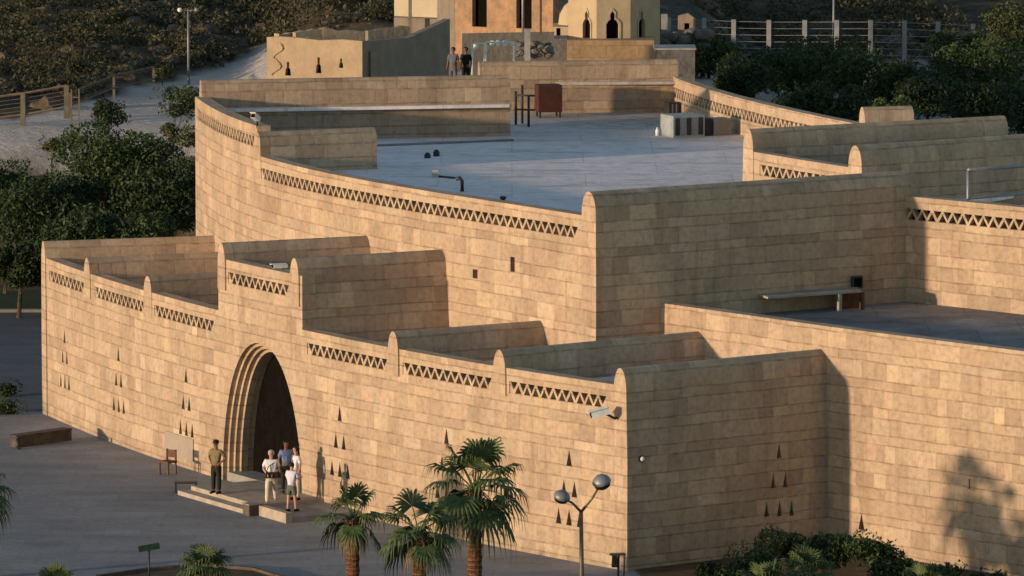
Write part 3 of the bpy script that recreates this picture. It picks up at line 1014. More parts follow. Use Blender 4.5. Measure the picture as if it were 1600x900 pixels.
unit('duct_box', 1106, 1140, 211, .62, .8, M['beige_paint'], 'beige boxed duct at the right of the rooftop air conditioner', 'duct', 20, louvre=False)
unit('condenser_unit', 1039, 1060, 180, .5, .6, M['dark_metal'], 'small dark condenser against the rear parapet corner', 'condenser', 20, louvre=True)
unit('steel_cabinet', 834, 880, 184, 1.05, .9, M['rust'], 'red brown steel cabinet on legs below the rear screen wall', 'cabinet', 10, legs=.22, louvre=False)
t = wempty('pipe_rack', at(815, 192, ZR)); tag(t, 'dark steel pipe frame standing left of the red brown cabinet', 'pipe frame')
for px, py, h in ((806, 195, 1.3), (816, 193, 1.5), (826, 198, 1.2)):
    b = at(px, py, ZR); mb = MB(); mb.tube([b, b + Vector((0, 0, h))], .05, 6); mb.build('post', M['dark_metal'], t)
a = at(804, 195, ZR); b = at(836, 196, ZR)
mb = MB(); mb.tube([a + Vector((0, 0, 1.15)), b + Vector((0, 0, 1.15))], .04, 6); mb.tube([a + Vector((0, 0, .6)), b + Vector((0, 0, .6))], .04, 6); mb.build('rail', M['dark_metal'], t)
# small roof vents
b = at(722, 299, ZR)
t = wempty('roof_vent', b); tag(t, 'dark hooked vent pipe close behind the upper frieze wall', 'vent pipe')
mb = MB(); mb.tube([b, b + Vector((0, 0, .35)), b + Vector((-.08, 0, .47)), b + Vector((-.22, 0, .42))], .07, 8); mb.build('pipe', M['dark_metal'], t)
b = at(786, 318, ZR)
t = wempty('roof_vent', b); tag(t, 'tiny dark vent stub just above the upper frieze wall', 'vent pipe')
mb = MB(); mb.lathe(b, [(.07, 0), (.07, .16), (.11, .16), (.11, .24), (0, .26)], 10); mb.build('stub', M['dark_metal'], t)
b = at(680, 277, ZR)
t = wempty('roof_outlet', b); tag(t, 'squat grey outlet box in the middle of the pale roof', 'outlet box')
mb = MB(); mb.box(b + Vector((0, 0, .14)), (.24, .24, .28)); mb.build('box', M['galv'], t)
mb = MB(); mb.tube([b + Vector((.12, 0, .04)), b + Vector((.7, -.6, .04))], .035, 6); mb.build('hose', M['dark_metal'], t)
for i, (px, py, s_) in enumerate(((668, 247, .2), (682, 244, .24))):
    b = at(px, py, ZR)
    t = wempty('roof_drain', b); tag(t, ('lower' if i == 0 else 'taller') + ' dark drain cowl of the pair on the pale roof', 'drain cowl', 'drain cowls on the roof')
    mb = MB(); mb.lathe(b, [(.12, 0), (.12, s_ * .6), (.06, s_), (0, s_)], 10); mb.build('cowl', M['dark_metal'], t)
b = at(1027, 212, ZR)
t = wempty('canister', b); tag(t, 'small white canister on the roof left of the air conditioner', 'canister')
mb = MB(); mb.lathe(b, [(.07, 0), (.07, .2), (.03, .27), (.03, .32), (0, .32)], 10); mb.build('canister_body', M['white'], t)
# roof kerb across the main roof
a_, b_ = at(572, 229, ZR), at(800, 220, ZR)
o = along(a_, b_, 0, ZR - .05, ZR + .07, .18, 'roof_kerb', M['roof_dirty'], museum)

# low canopy on the terrace
ZT = 6.5
def wallpt(px, off):   # along the big shaded wall, off metres towards the camera
    best = min(range(0, 1500), key=lambda i: abs(pix((*(pU + ud * (i * .01) + un * off), ZT + .5))[0] - px))
    return pU + ud * (best * .01) + un * off
can = wempty('canopy_shelter', (*wallpt(1250, 1.2), ZT)); tag(can, 'low concrete canopy with a boxed opening against the tall shaded wall', 'canopy')
p1, p2 = wallpt(1185, .45), wallpt(1338, .45); q1, q2 = wallpt(1200, 1.3), wallpt(1346, 1.5)
mb = MB(); mb.prism([q1, q2, p2, p1], ZT + .58, ZT + .65); mb.build('canopy_slab', M['concrete'], can)
for px, mt in ((1312, 'concrete'), (1347, 'wood_brown')):
    b = wallpt(px, 1.45); mb = MB(); mb.box((b.x, b.y, ZT + .29), (.12, .12, .575), math.atan2(ud.y, ud.x)); mb.build('post', M[mt], can)
p1, p2 = wallpt(1314, .95), wallpt(1345, .95)
mb = MB(); mb.prism([p1, p2, p2 - un * .05, p1 - un * .05], ZT, ZT + .575); mb.build('back_panel', M['wood_brown'], can)
# pipe frame in front of the rear fin
t = wempty('pipe_railing', at(1512, 262, 10.7)); tag(t, 'grey pipe railing frame standing before the long rear fin wall', 'railing')
P1 = atY(1513, 266, 211.7); P2 = atY(1640, 256, 215)
mb = MB(); mb.tube([(P1.x, P1.y, 9.1), (P1.x, P1.y, P1.z)], .06, 8); mb.build('post', M['grey_metal'], t)
mb = MB(); mb.tube([(P2.x, P2.y, 9.1), (P2.x, P2.y, P2.z)], .06, 8); mb.build('post', M['grey_metal'], t)
mb = MB(); mb.tube([P1, P2], .06, 8); mb.build('top_rail', M['grey_metal'], t)
mb = MB(); mb.tube([P1 - Vector((0, 0, .95)), P2 - Vector((0, 0, .95))], .045, 8); mb.build('lower_rail', M['grey_metal'], t)

# ================================================================== GROUND
def sst(a, b, x):
    t = max(0, min(1, (x - a) / (b - a))); return t * t * (3 - 2 * t)
def fbm(x, y, s, o=4):
    return noise.fractal(Vector((x * s, y * s, 3.7)), 1.0, 2.0, o)
def bound(x):   # edge between sandy slope and dark hill
    if x >= 8: return 318
    if x < -23.5: return 299 + (-23.5 - x) * .9
    if x < -13: return 300 + 3.6 * (x + 23.2)
    return max(300, 336.7 - (x + 13) * 13)
def ground(x, y):
    left = sst(-9, -15, x); right = sst(9, 13, x)
    gl = 4.6 * sst(270, 296, y)
    gr = 4.9 * sst(262, 285, y)
    gc = 6.9 * sst(257, 268, y)
    g = gc * (1 - left) * (1 - right) + gl * left + gr * right
    yb = max(bound(x), 285)
    over = max(0, y - yb)
    if over > 0:
        g += over * .02 + max(0, y - 368) * .3 + (fbm(x, y, .11) * .5 + fbm(x, y, .4) * .35) * min(1, over / 6)
    g += fbm(x, y, .2) * .12 * sst(276, 290, y)
    return g
mbv = []; faces = []; zone = []
xs = sorted(set([-400 + 20 * i for i in range(18)] + [-50 + .8 * i for i in range(126)] + [52 + 20 * i for i in range(18)]))
ys = sorted(set([-60 + 20 * i for i in range(16)] + [252 + .8 * i for i in range(180)] + [396 + 10 * i for i in range(50)]))
for y in ys:
    for x in xs:
        mbv.append((x, y, ground(x, y) - (.0)))
        d = sst(bound(x) - 1.0, bound(x) + 1.6, y + fbm(x, y, .5) * 1.5)
        d = max(d, (1 - sst(283, 291, y + fbm(x, y, .4) * 3)) * sst(262, 264, y) * (1 - sst(-11, -9, x)))  # dark soil and tree shade painted together below the left trees
        gr = sst(9, 13, x) * sst(300, 312, y) * (1 - sst(332, 345, y)) + (1 - sst(2, 12, abs(x - 2))) * .3
        zone.append((d, min(1, gr), 0))
nx = len(xs)
for j in range(len(ys) - 1):
    for i in range(nx - 1):
        a = j * nx + i; faces.append((a, a + 1, a + nx + 1, a + nx))
me = bpy.data.meshes.new('ground'); me.from_pydata(mbv, [], faces)
ca_ = me.color_attributes.new('zone', 'FLOAT_COLOR', 'POINT')
fl = []
for z_ in zone: fl += [z_[0], z_[1], 0, 1]
ca_.data.foreach_set('color', fl)
me.polygons.foreach_set('use_smooth', [True] * len(faces))
me.materials.append(M['terrain'])
o = bpy.data.objects.new('ground', me); col.objects.link(o); tag(o, kind='structure')

def flat(name, poly, z, mat):
    mb = MB(); mb.face([(p[0], p[1], z) for p in poly]); o = mb.build(name, mat); tag(o, kind='structure'); return o
lo = at(-60, 692, 0); 
flat('plaza', [(-80, 120), (60, 120), (60, 232), (-14, 232.5), (-80, 228)], .004, M['plaza'])
flat('road', [(-120, 226), (-15.8, 232), (-9, 262), (-120, 260)], .008, M['asphalt'])
mb = MB(); mb.prism([(-120, 260.0), (-9, 262.0), (-9, 262.3), (-120, 260.3)], 0, .13); o = mb.build('kerb', M['kerb']); tag(o, kind='structure')
flat('lawn', [(-120, 260.3), (-9, 262.3), (-9, 269), (-120, 268)], .06, M['lawn'])
# low garden wall at the left end of the plaza
A_ = at(28, 700, 0); B_ = at(112, 688, 0)
gw = wempty('garden_wall', A_); tag(gw, 'low grey stone garden wall running off the far corner of the entrance wall', 'low wall')
mb = MB(); d = (B_ - A_).normalized(); n = Vector((d.y, -d.x, 0))
mb.prism([A_.xy, B_.xy, (B_ - n * .4).xy, (A_ - n * .4).xy], 0, .38); mb.build('wall_body', M['rock_grey0'], gw)
mb = MB(); mb.prism([(A_ + n * .03 - d * .03).xy, (B_ + n * .03).xy, (B_ - n * .43).xy, (A_ - n * .43 - d * .03).xy], .382, .44); mb.build('wall_coping', M['rock_grey0'], gw)
b = at(28, 702, 0)
t = wempty('bollard', b); tag(t, 'short black bollard beside the end of the low garden wall', 'bollard')
mb = MB(); mb.lathe(b, [(.11, 0), (.11, .05), (.07, .07), (.07, .38), (.10, .40), (.08, .48), (0, .50)], 12); mb.build('bollard_post', M['dark_metal'], t)

# planting beds with kerbs
def bed(pts_px, label):
    P_ = [at(x, y, 0).xy for x, y in pts_px]
    o = flat('planting_bed', P_, .05, M['soil'])
    mb = MB()
    for a, b in zip(P_, P_[1:] + P_[:1]):
        d = (b - a).normalized(); n = Vector((d.y, -d.x))
        mb.prism([a, b, b + n * .14, a + n * .14][::-1], 0, .14)
    k = mb.build('bed_kerb', M['rock_grey0']); tag(k, kind='structure')
bed([(150, 905), (230, 893), (320, 887), (400, 893), (450, 908), (470, 1080), (100, 1080)], '')
q0 = fin8[1]
wb0, wb1 = waP.pt0(waP.L), fin8[2]
poly = [q0 + fn * .42 + fd * .3, fin8[2] + fn * .42, waP.pt0(waP.L) - waP.inward(waP.L) * .02, Vector((15, 182)), Vector((5, 184))]
flat('planting_bed', poly, .05, M['soil'])

# ================================================================== PLANTS
def leaf_quads(mb, c, r, n, size, rng, shell=.55, flat_=.85):
    for _ in range(n):
        while True:
            v = Vector((rng.uniform(-1, 1), rng.uniform(-1, 1), rng.uniform(-1, 1)))
            if .01 < v.length < 1: break
        v = v.normalized() * (v.length ** shell)
        p = c + Vector((v.x * r[0], v.y * r[1], v.z * r[2]))
        a = Vector((rng.gauss(0, 1), rng.gauss(0, 1), rng.gauss(0, 1))).normalized()
        b = a.cross(Vector((rng.gauss(0, 1), rng.gauss(0, 1), rng.gauss(0, 1)))).normalized()
        s = size * rng.uniform(.55, 1.3)
        mb.face([p - a * s, p - b * s * .45, p + a * s, p + b * s * .45], [(0, 0)] * 4)

def tree(base, crown_c, rad, label, mat='leaf', n=3200, size=.12, lumps=9, name='tree', cat='tree', group=None, seed=1, squash=.85, trunk=.11):
    rng = random.Random(seed)
    t = wempty(name, base); tag(t, label, cat, group)
    mb = MB(); b = Vector(base); c = Vector(crown_c)
    mid = b.lerp(c, .5) + Vector((rng.uniform(-.2, .2), rng.uniform(-.2, .2), 0))
    mb.tube([b - Vector((0, 0, .2)), mid, c], [trunk, trunk * .75, trunk * .35], 7)
    cents = []
    for k in range(lumps):
        a = rng.uniform(0, 2 * math.pi); e = rng.uniform(-.5, 1)
        rr = rng.uniform(.35, .8) * rad
        q = c + Vector((math.cos(a) * rr, math.sin(a) * rr, e * rad * squash * .62))
        cents.append(q)
        mb.tube([mid.lerp(c, rng.uniform(.1, .8)), mid.lerp(q, .6) + Vector((0, 0, .1)), q], [trunk * .4, trunk * .25, trunk * .1], 5)
    mb.build('trunk', M['bark'], t, weld=False)
    lb = MB()
    for q in cents:
        k = rng.uniform(.28, .50) * rad
        leaf_quads(lb, q, (k * 1.15, k * 1.15, k * .9), n // lumps, size, rng)
    leaf_quads(lb, c, (rad * .7, rad * .7, rad * .6 * squash), n // 5, size, rng)
    for _ in range(n // 60):     # stray sprigs that break the outline
        a = rng.uniform(0, 2 * math.pi); e = rng.uniform(-.2, 1)
        q = c + Vector((math.cos(a) * rad * .95, math.sin(a) * rad * .95, 0)) * math.cos(e) + Vector((0, 0, math.sin(e) * rad * squash))
        leaf_quads(lb, q, (.22, .22, .22), 7, size, rng)
    lb.build('crown', M[mat], t, weld=False)
    return t
def shrub(px, py, Y, rad, label, mat='leaf3', n=900, size=.08, seed=1, name='shrub', cat='shrub', group=None, zb=None, lumps=6):
    c = atY(px, py, Y)
    zb = ground(c.x, c.y) if zb is None else zb
    return tree((c.x, c.y, zb), c, rad, label, mat, n, size, lumps, name, cat, group, seed, .8, .04)

# the dark trees left of the building
L = [(172, 285, 266, 2.75, 'leaf', 'broad dark tree filling the gap left of the tall upper wall', 15000),
     (258, 318, 262, 2.3, 'leaf3', 'dense dark tree pressed against the left edge of the upper wall', 12000),
     (72, 345, 263, 2.2, 'leaf3', 'dark rounded tree at the left photo edge beyond the first fin', 11000),
     (5, 300, 268, 1.8, 'leaf', 'tree cut by the left photo edge above the lawn', 7000),
     (128, 390, 258, 1.9, 'leaf3', 'low dark tree behind the first fin wall of the entrance wing', 9000),
     (215, 385, 257, 1.6, 'leaf', 'low green tree between the dark trees and the second fin', 8000),
     (28, 420, 260, 1.3, 'leaf3', 'small dark tree over the strip of lawn', 5000)]
for i, (px, py, Y, r, mt, lab, n) in enumerate(L):
    c = atY(px, py, Y); tree((c.x, c.y, ground(c.x, c.y)), c, r, lab, mt, n, .10, 12, group='dark trees left of the museum', seed=20 + i)
shrub(172, 185, 288, .95, 'small dark tree with a narrow top on the sandy slope', 'leaf3', 1500, .08, 31, 'tree', 'tree', 'dark trees left of the museum')
shrub(276, 165, 284, 1.15, 'leafy dark tree next to the top left corner of the upper wall', 'leaf', 1800, .08, 32, 'tree', 'tree', 'dark trees left of the museum')
shrub(284, 215, 279, .9, 'grey green bush between the upper wall corner and the slope', 'leaf2', 1200, .08, 33)
shrub(80, 228, 285, .55, 'low bush at the foot of the sandy slope', 'leaf2', 700, .07, 34)
shrub(118, 222, 283, .6, 'second low bush at the slope foot, nearer the tall dark tree', 'leaf3', 700, .07, 35)
shrub(255, 115, 318, .5, 'sparse grey bush below the far lamp post', 'leaf2', 500, .07, 36)
shrub(335, 98, 330, .45, 'dry bush at the top of the sandy slope', 'leaf2', 400, .07, 37)
shrub(15, 610, 236, .42, 'small dark bush at the left photo edge by the road', 'leaf3', 700, .06, 38, zb=0)
shrub(12, 642, 231, .62, 'round dark bush at the left photo edge above the bollard', 'leaf3', 900, .06, 39, zb=0)

# trees behind the museum at the right
Rr = [(1110, 95, 296, 1.2, 'leaf', 'bright edged tree next to the grey hut behind the roof', 2200),
      (1165, 128, 290, 1.3, 'leaf3', 'dark low tree behind the curved rear parapet', 2200),
      (1222, 118, 300, 1.5, 'leaf', 'green tree in front of the second fence post', 2600),
      (1285, 105, 304, 1.7, 'leaf2', 'olive green tree with a light speckled crown before the fence', 3200),
      (1342, 125, 298, 1.6, 'leaf', 'mid green tree right of the tree with the speckled crown', 2800),
      (1405, 140, 295, 1.5, 'leaf3', 'very dark tree above the short rear fin', 2800),
      (1455, 158, 290, 1.3, 'leaf3', 'dark bushy tree over the end of the long rear fin', 2400),
      (1488, 85, 308, 1.3, 'leaf', 'spreading tree whose branches cross the last fence post', 1800),
      (1545, 120, 300, 2.2, 'leaf', 'big tree by the right photo edge', 4000),
      (1530, 175, 285, 1.6, 'leaf3', 'dark tree low at the right photo edge behind the fin', 3000),
      (1590, 60, 312, 2.0, 'leaf2', 'olive brown tree in the top right corner', 3000),
      (1250, 168, 284, 1.2, 'leaf3', 'dark hedge tree right behind the lit rear parapet', 2000),
      (1320, 172, 282, 1.1, 'leaf3', 'dark hedge tree left of the short rear fin', 2000),
      (1620, 180, 288, 1.8, 'leaf3', 'dark tree cut by the right photo edge', 2000),
      (1395, 185, 280, 1.0, 'leaf', 'low green bush tree directly behind the short rear fin', 1600)]
for i, (px, py, Y, r, mt, lab, n) in enumerate(Rr):
    c = atY(px, py, Y); tree((c.x, c.y, min(ground(c.x, c.y), c.z - r)), c, r * 1.12, lab, mt, int(n * 1.9), .10, 13, group='trees behind the museum', seed=60 + i)

# scrub on the dark hillside: a mass nobody could count
rng = random.Random(5)
mb = MB()
for _ in range(2000):
    x = rng.uniform(-31, -3) if rng.random() < .72 else rng.uniform(9, 24); y = rng.uniform(288, 380)
    if y < bound(x) + 1.2 or (-12 < x < 10 and not (x < -3 and y > 322)): continue
    if noise.noise(Vector((x * .22, y * .16, 0))) < -.25: continue
    r = rng.uniform(.25, .95)
    leaf_quads(mb, Vector((x, y, ground(x, y) + r * .5)), (r, r, r * .8), int(40 + 90 * r), .12, rng)
o = mb.build('hillside_scrub', M['scrub'], weld=False); tag(o, 'dark dry scrub covering the rocky hillside', 'scrub', kind='stuff')
# loose boulders
def rock_mb(mb, c, r, rng):
    bm = bmesh.new(); bmesh.ops.create_icosphere(bm, subdivisions=2, radius=1)
    s = rng.uniform(0, 99)
    for v in bm.verts:
        k = 1 + .35 * noise.noise(v.co * 1.3 + Vector((s, 0, 0)))
        v.co = Vector((v.co.x * r * k * 1.2, v.co.y * r * k, v.co.z * r * k * .75)) + c
    for f in bm.faces: mb.face([v.co.copy() for v in f.verts])
    bm.free()
M['rock'] = plain('brown_rock', (.17, .12, .08), .9, c2=(.06, .045, .032), scale=1.2, bump=.08)
M['rock_grey'] = plain('grey_rock', (.18, .165, .15), .9, c2=(.08, .074, .068), scale=1.2, bump=.08)
mb = MB()
for _ in range(330):
    x = rng.uniform(-30, 24); y = rng.uniform(292, 372)
    if y < bound(x) + .5 or (-12 < x < 9): continue
    rock_mb(mb, Vector((x, y, ground(x, y))), rng.uniform(.15, .75), rng)
o = mb.build('hillside_rocks', M['rock'], weld=False); tag(o, 'loose brown rocks strewn over the dark hillside', 'rocks', kind='stuff')

# fan palms
def frond(mb, base, az, elev, plen, frad, rng, droop=.35, nseg=19):
    """petiole then a pleated fan of pointed segments with drooping tips"""
    d0 = Vector((math.cos(az) * math.cos(elev), math.sin(az) * math.cos(elev), math.sin(elev)))
    pts = []
    p = Vector(base); d = d0.copy()
    for k in range(5):
        pts.append(p.copy()); p = p + d * (plen / 4)
        d = (d + Vector((0, 0, -droop * .22))).normalized()
    mb.tube(pts, [.028, .024, .02, .017, .013], 5, cap=False)
    hub = pts[-1]
    side = d.cross(Vector((0, 0, 1)))
    if side.length < .1: side = Vector((math.sin(az), -math.cos(az), 0))
    side.normalize(); up = side.cross(d).normalized()
    for k in range(nseg):
        t = (k + .5) / nseg * 2 - 1
        a = t * R(118)
        L = frad * (1 - .28 * abs(t) ** 2) * rng.uniform(.88, 1.08)
        dirv = (d * math.cos(a) + side * math.sin(a)).normalized()
        dirv = (dirv + up * (.16 * (1 - abs(t)) + rng.uniform(-.05, .05))).normalized()
        wv = (side * math.cos(a) - d * math.sin(a)).normalized() * (frad * .062)
        ridge = up * frad * .03
        m1 = hub + dirv * L * .55 + Vector((0, 0, -droop * .05 * L))
        m2 = hub + dirv * L * .85 + Vector((0, 0, -droop * .35 * L))
        tip = hub + dirv * L * .98 + Vector((0, 0, -droop * rng.uniform(.7, 1.3) * L))
        mb.face([hub, m1 - wv, m1 + ridge], [(0, 0)] * 3); mb.face([hub, m1 + ridge, m1 + wv], [(0, 0)] * 3)
        mb.face([m1 - wv, m2 - wv * .5, m2 + ridge * .5, m1 + ridge], [(0, 0)] * 4); mb.face([m1 + ridge, m2 + ridge * .5, m2 + wv * .5, m1 + wv], [(0, 0)] * 4)
        mb.face([m2 - wv * .5, tip, m2 + wv * .5, m2 + ridge * .5], [(0, 0)] * 4)

def palm(px, py, Y, ztrunk, label, nf, plen, frad, trunk=.2, seed=1, elr=(-.5, 1.35), group='fan palms in front of the museum', lean=0.0):
    rng = random.Random(seed)
    top = atY(px, py, Y); top.z = top.z
    t = wempty('fan_palm', (top.x, top.y, 0)); tag(t, label, 'palm', group)
    mb = MB(); pts = []; rad = []
    n = max(6, int(top.z / .16))
    for k in range(n + 1):
        f = k / n
        pts.append(Vector((top.x - lean * (1 - f), top.y, top.z * f + (.0 if k else -.1))))
        rad.append(trunk * (1.12 - .22 * f) * (1 + (.10 if k % 2 else -.03)))
    mb.tube(pts, rad, 12, smooth=False); mb.build('trunk', M['palm_bark'], t)
    # cut leaf bases under the crown
    mb = MB()
    for k in range(26):
        a = k * 2.4; z = top.z - .05 - .022 * k
        p = Vector((top.x + math.cos(a) * trunk * .85, top.y + math.sin(a) * trunk * .85, z))
        mb.tube([p, p + Vector((math.cos(a) * .13, math.sin(a) * .13, .17))], [.035, .018], 5)
    mb.build('leaf_bases', M['palm_bark'], t)
    for k in range(nf):
        az = k * 2.39996 + rng.uniform(-.25, .25)
        f = k / max(1, nf - 1)
        el = elr[0] + (elr[1] - elr[0]) * f ** .9 + rng.uniform(-.12, .12)
        mb = MB(); frond(mb, top + Vector((math.cos(az) * .07, math.sin(az) * .07, .02 + .1 * f)), az, el, plen * rng.uniform(.85, 1.12), frad * rng.uniform(.88, 1.1), rng, droop=.42 + .45 * (1 - f))
        mb.build('frond', M['palm'], t, weld=False)
    for k in range(4 if nf > 10 else 0):
        az = k * 1.9 + seed
        mb = MB(); frond(mb, top + Vector((math.cos(az) * .1, math.sin(az) * .1, -.1)), az, -.9, plen * .55, frad * .6, rng, droop=1.3)
        mb.build('dead_frond', M['dead_palm'], t, weld=False)
    return t
palm(551, 812, 184.5, 0, 'slim fan palm with few fronds, left of the three palms by the facade', 11, .62, .62, .19, 101, (-.45, 1.45))
palm(655, 836, 183.5, 0, 'middle fan palm of the three, lower and with a wide round crown', 15, .72, .72, .19, 102, (-.5, 1.3))
palm(742, 768, 187.0, 0, 'tallest fan palm with the fullest crown, right of the three', 20, .98, .88, .20, 103, (-.6, 1.45))
palm(322, 895, 188.0, 0, 'short fan palm in the planting bed right of the small sign', 16, .42, .58, .15, 104, (-.1, 1.4))
palm(88, 925, 187.0, 0, 'small fan palm whose top just shows at the bottom left', 12, .38, .50, .13, 105, (0, 1.45))
palm(-38, 775, 194.0, 0, 'fan palm cut by the left photo edge over the plaza', 18, .62, .72, .18, 106, (-.5, 1.4))
palm(1262, 905, 186.0, 0, 'low spiky fan palm among the shrubs below the shaded corner wall', 16, .5, .62, .14, 107, (0.0, 1.4))
palm(1195, 925, 185.0, 0, 'low fan palm in front of the row of slit windows on the shaded wall', 14, .5, .6, .14, 108, (0.0, 1.4))
palm(1445, 925, 186.0, 0, 'low fan palm below the lit side wall near the right', 14, .45, .6, .14, 109, (0.0, 1.4))
for i, (px, py, Y, r, mt, lab) in enumerate([
    (1130, 905, 188, .75, 'leaf3', 'dark shrub at the foot of the shaded corner wall, leftmost of the hedge'),
    (1225, 855, 191, .85, 'leaf2', 'shrub with yellow green tips beneath the slit windows'),
    (1300, 868, 190, .85, 'leaf3', 'dense dark shrub where the shaded and lit walls meet'),
    (1362, 868, 189, .85, 'leaf', 'upright dark shrub in front of the lone slit window'),
    (1395, 900, 187, .65, 'leaf3', 'small dark shrub just right of the lone slit window'),
    (1480, 912, 188, .75, 'leaf', 'low green shrub before the lit side wall'),
    (1545, 915, 188, .55, 'leaf3', 'smallest shrub at the lower right corner'),
    (1175, 885, 189, .8, 'leaf', 'green shrub between the leftmost shrub and the low palm')]):
    shrub(px, py, Y, r, lab, mt, 2200, .075, 130 + i, zb=0, group='shrubs below the side walls', lumps=8)

# ================================================================== LAMPS, SIGN, FURNITURE
b = at(909, 970, 0); base = Vector((0, 0, 0)) + atY(909, 893, 187.5); base.z = 0
t = wempty('street_lamp', base); tag(t, 'two headed street lamp with round heads before the lit corner', 'street lamp')
fork = atY(908, 800, 187.5)
mb = MB(); mb.tube([base, Vector((base.x, base.y, 1.2)), fork], [.085, .07, .055], 10); mb.build('pole', M['pole'], t)
for s_, (hx, hy), lab in ((1, (940, 753), 0), (-1, (878, 776), 0)):
    h = atY(hx, hy, 187.3)
    mid = fork.lerp(h, .45) + (Vector((0, 0, .06)) if s_ < 0 else Vector((.04, 0, -.02)))
    mb = MB(); mb.tube([fork, mid, h - Vector((0, 0, .02))], [.045, .035, .03], 8); arm = mb.build('arm', M['pole'], t)
    tilt = Matrix.Rotation(R(-14 * s_), 4, 'Y') @ Matrix.Rotation(R(20), 4, 'X')
    sc_ = 1.0 if s_ > 0 else .88
    mb = MB(); mb.lathe(h, [(0, .23 * sc_), (.14 * sc_, .20 * sc_), (.25 * sc_, .10 * sc_), (.29 * sc_, 0), (.27 * sc_, -.03)], 20, M=tilt); hd_ = mb.build('lamp_head', M['grey_metal'], t)
    mb = MB(); mb.lathe(h, [(.27 * sc_, -.03), (.23 * sc_, -.15 * sc_), (.12 * sc_, -.22 * sc_), (0, -.24 * sc_)], 20, M=tilt); mb.build('lamp_glass', M['glass'], t)
# garden floodlight
b = atY(965, 893, 189); b.z = 0
t = wempty('garden_floodlight', b); tag(t, 'small dark floodlight on a short post by the bright wall corner', 'floodlight')
hd = atY(965, 866, 189)
mb = MB(); mb.tube([b, Vector((b.x + .03, b.y, hd.z))], .035, 8); mb.build('post', M['dark_metal'], t)
mb = MB(); mb.box(hd, (.46, .22, .06), R(10)); mb.build('hood', M['pole'], t)
mb = MB(); mb.box(hd - Vector((.09, 0, .22)), (.17, .16, .34), R(10), taper=.8); mb.build('lamp_body', M['leaf3'] if False else M['dark_metal'], t)
mb = MB(); mb.tube([hd + Vector((.2, 0, 0)), hd + Vector((.2, 0, -.35)), Vector((b.x + .16, b.y, .0))], .02, 6); mb.build('cable', M['dark_metal'], t)
# small sign
b = atY(233, 893, 192); b.z = 0
s1 = atY(233, 855, 192)
t = wempty('small_sign', b); tag(t, 'small dark green sign board on a thin post at the plaza edge', 'sign')
mb = MB(); mb.tube([b, Vector((b.x, b.y, s1.z))], .03, 8); mb.build('post', M['dark_metal'], t)
M['sign'] = plain('dark_green_enamel', (.02, .05, .035), .5, c2=(.012, .03, .022), scale=9)
mb = MB(); mb.box(s1 + Vector((0, -.04, 0)), (.66, .05, .19), M=Matrix.Rotation(R(8), 4, 'Z') @ Matrix.Rotation(R(-9), 4, 'Y')); mb.build('board', M['sign'], t)
# chair by the wall
b = at(262, 741, 0)
t = wempty('wooden_chair', b); tag(t, 'brown wooden chair standing against the wall left of the arch', 'chair')
mm = Matrix.Translation(b) @ Matrix.Rotation(R(-40), 4, 'Z')
for sx in (-1, 1):
    for sy in (-1, 1):
        hgt = .42 if sy < 0 else .85
        mb = MB(); p = mm @ Vector((sx * .2, sy * .19, hgt / 2)); mb.box(p, (.055, .055, hgt), R(-40)); mb.build('leg', M['wood_brown'], t)
mb = MB(); mb.box(mm @ Vector((0, 0, .44)), (.48, .46, .06), R(-40)); mb.build('seat', M['wood_brown'], t)
mb = MB(); mb.box(mm @ Vector((0, .20, .70)), (.42, .035, .26), R(-40)); mb.build('backrest', M['wood_brown'], t)
# low dark bench at the end of the steps
b = at(281, 777, 0)
t = wempty('low_bench', b); tag(t, 'low dark metal bench at the left end of the entrance steps', 'bench')
rz = R(4)
b2 = b + Vector((.15, 1.1, 0))
mb = MB(); mb.box(b2 + Vector((0, 0, .34)), (.78, .34, .05), rz); mb.build('seat', M['dark_metal'], t)
for sx in (-1, 1):
    mb = MB(); mb.box(b2 + Vector((sx * .34, 0, .16)), (.06, .30, .31), rz); mb.build('leg', M['dark_metal'], t)

# ================================================================== BACKGROUND LAMPS AND FENCES
def far_lamp(px, py_base, py_top, Y, label):
    top = atY(px, py_top, Y); b = Vector((top.x, Y, ground(top.x, Y)))
    t = wempty('lamp_post', b); tag(t, label, 'lamp post')
    mb = MB(); mb.tube([b - Vector((0, 0, .3)), top], [.07, .05], 8); mb.build('pole', M['grey_metal'], t)
    return t, top
t, top = far_lamp(294, 120, 14, 319, 'tall thin lamp post with two globes on the slope left of the mud house')
for s_, mt in ((-1, 'white'), (1, 'grey_metal')):
    h = top + Vector((s_ * .42, 0, -.05))
    mb = MB(); mb.tube([top - Vector((0, 0, .1)), h], .03, 6); mb.build('arm', M['grey_metal'], t)
    mb = MB(); mb.lathe(h, [(0, .12), (.09, .09), (.13, 0), (.09, -.09), (0, -.12)], 12); mb.build('globe', M[mt], t)
t, top = far_lamp(1303, 75, -40, 321, 'thin lamp pole rising behind the right hand fence')
mb = MB(); mb.box(top, (.4, .2, .12)); mb.build('lamp_head', M['grey_metal'], t)

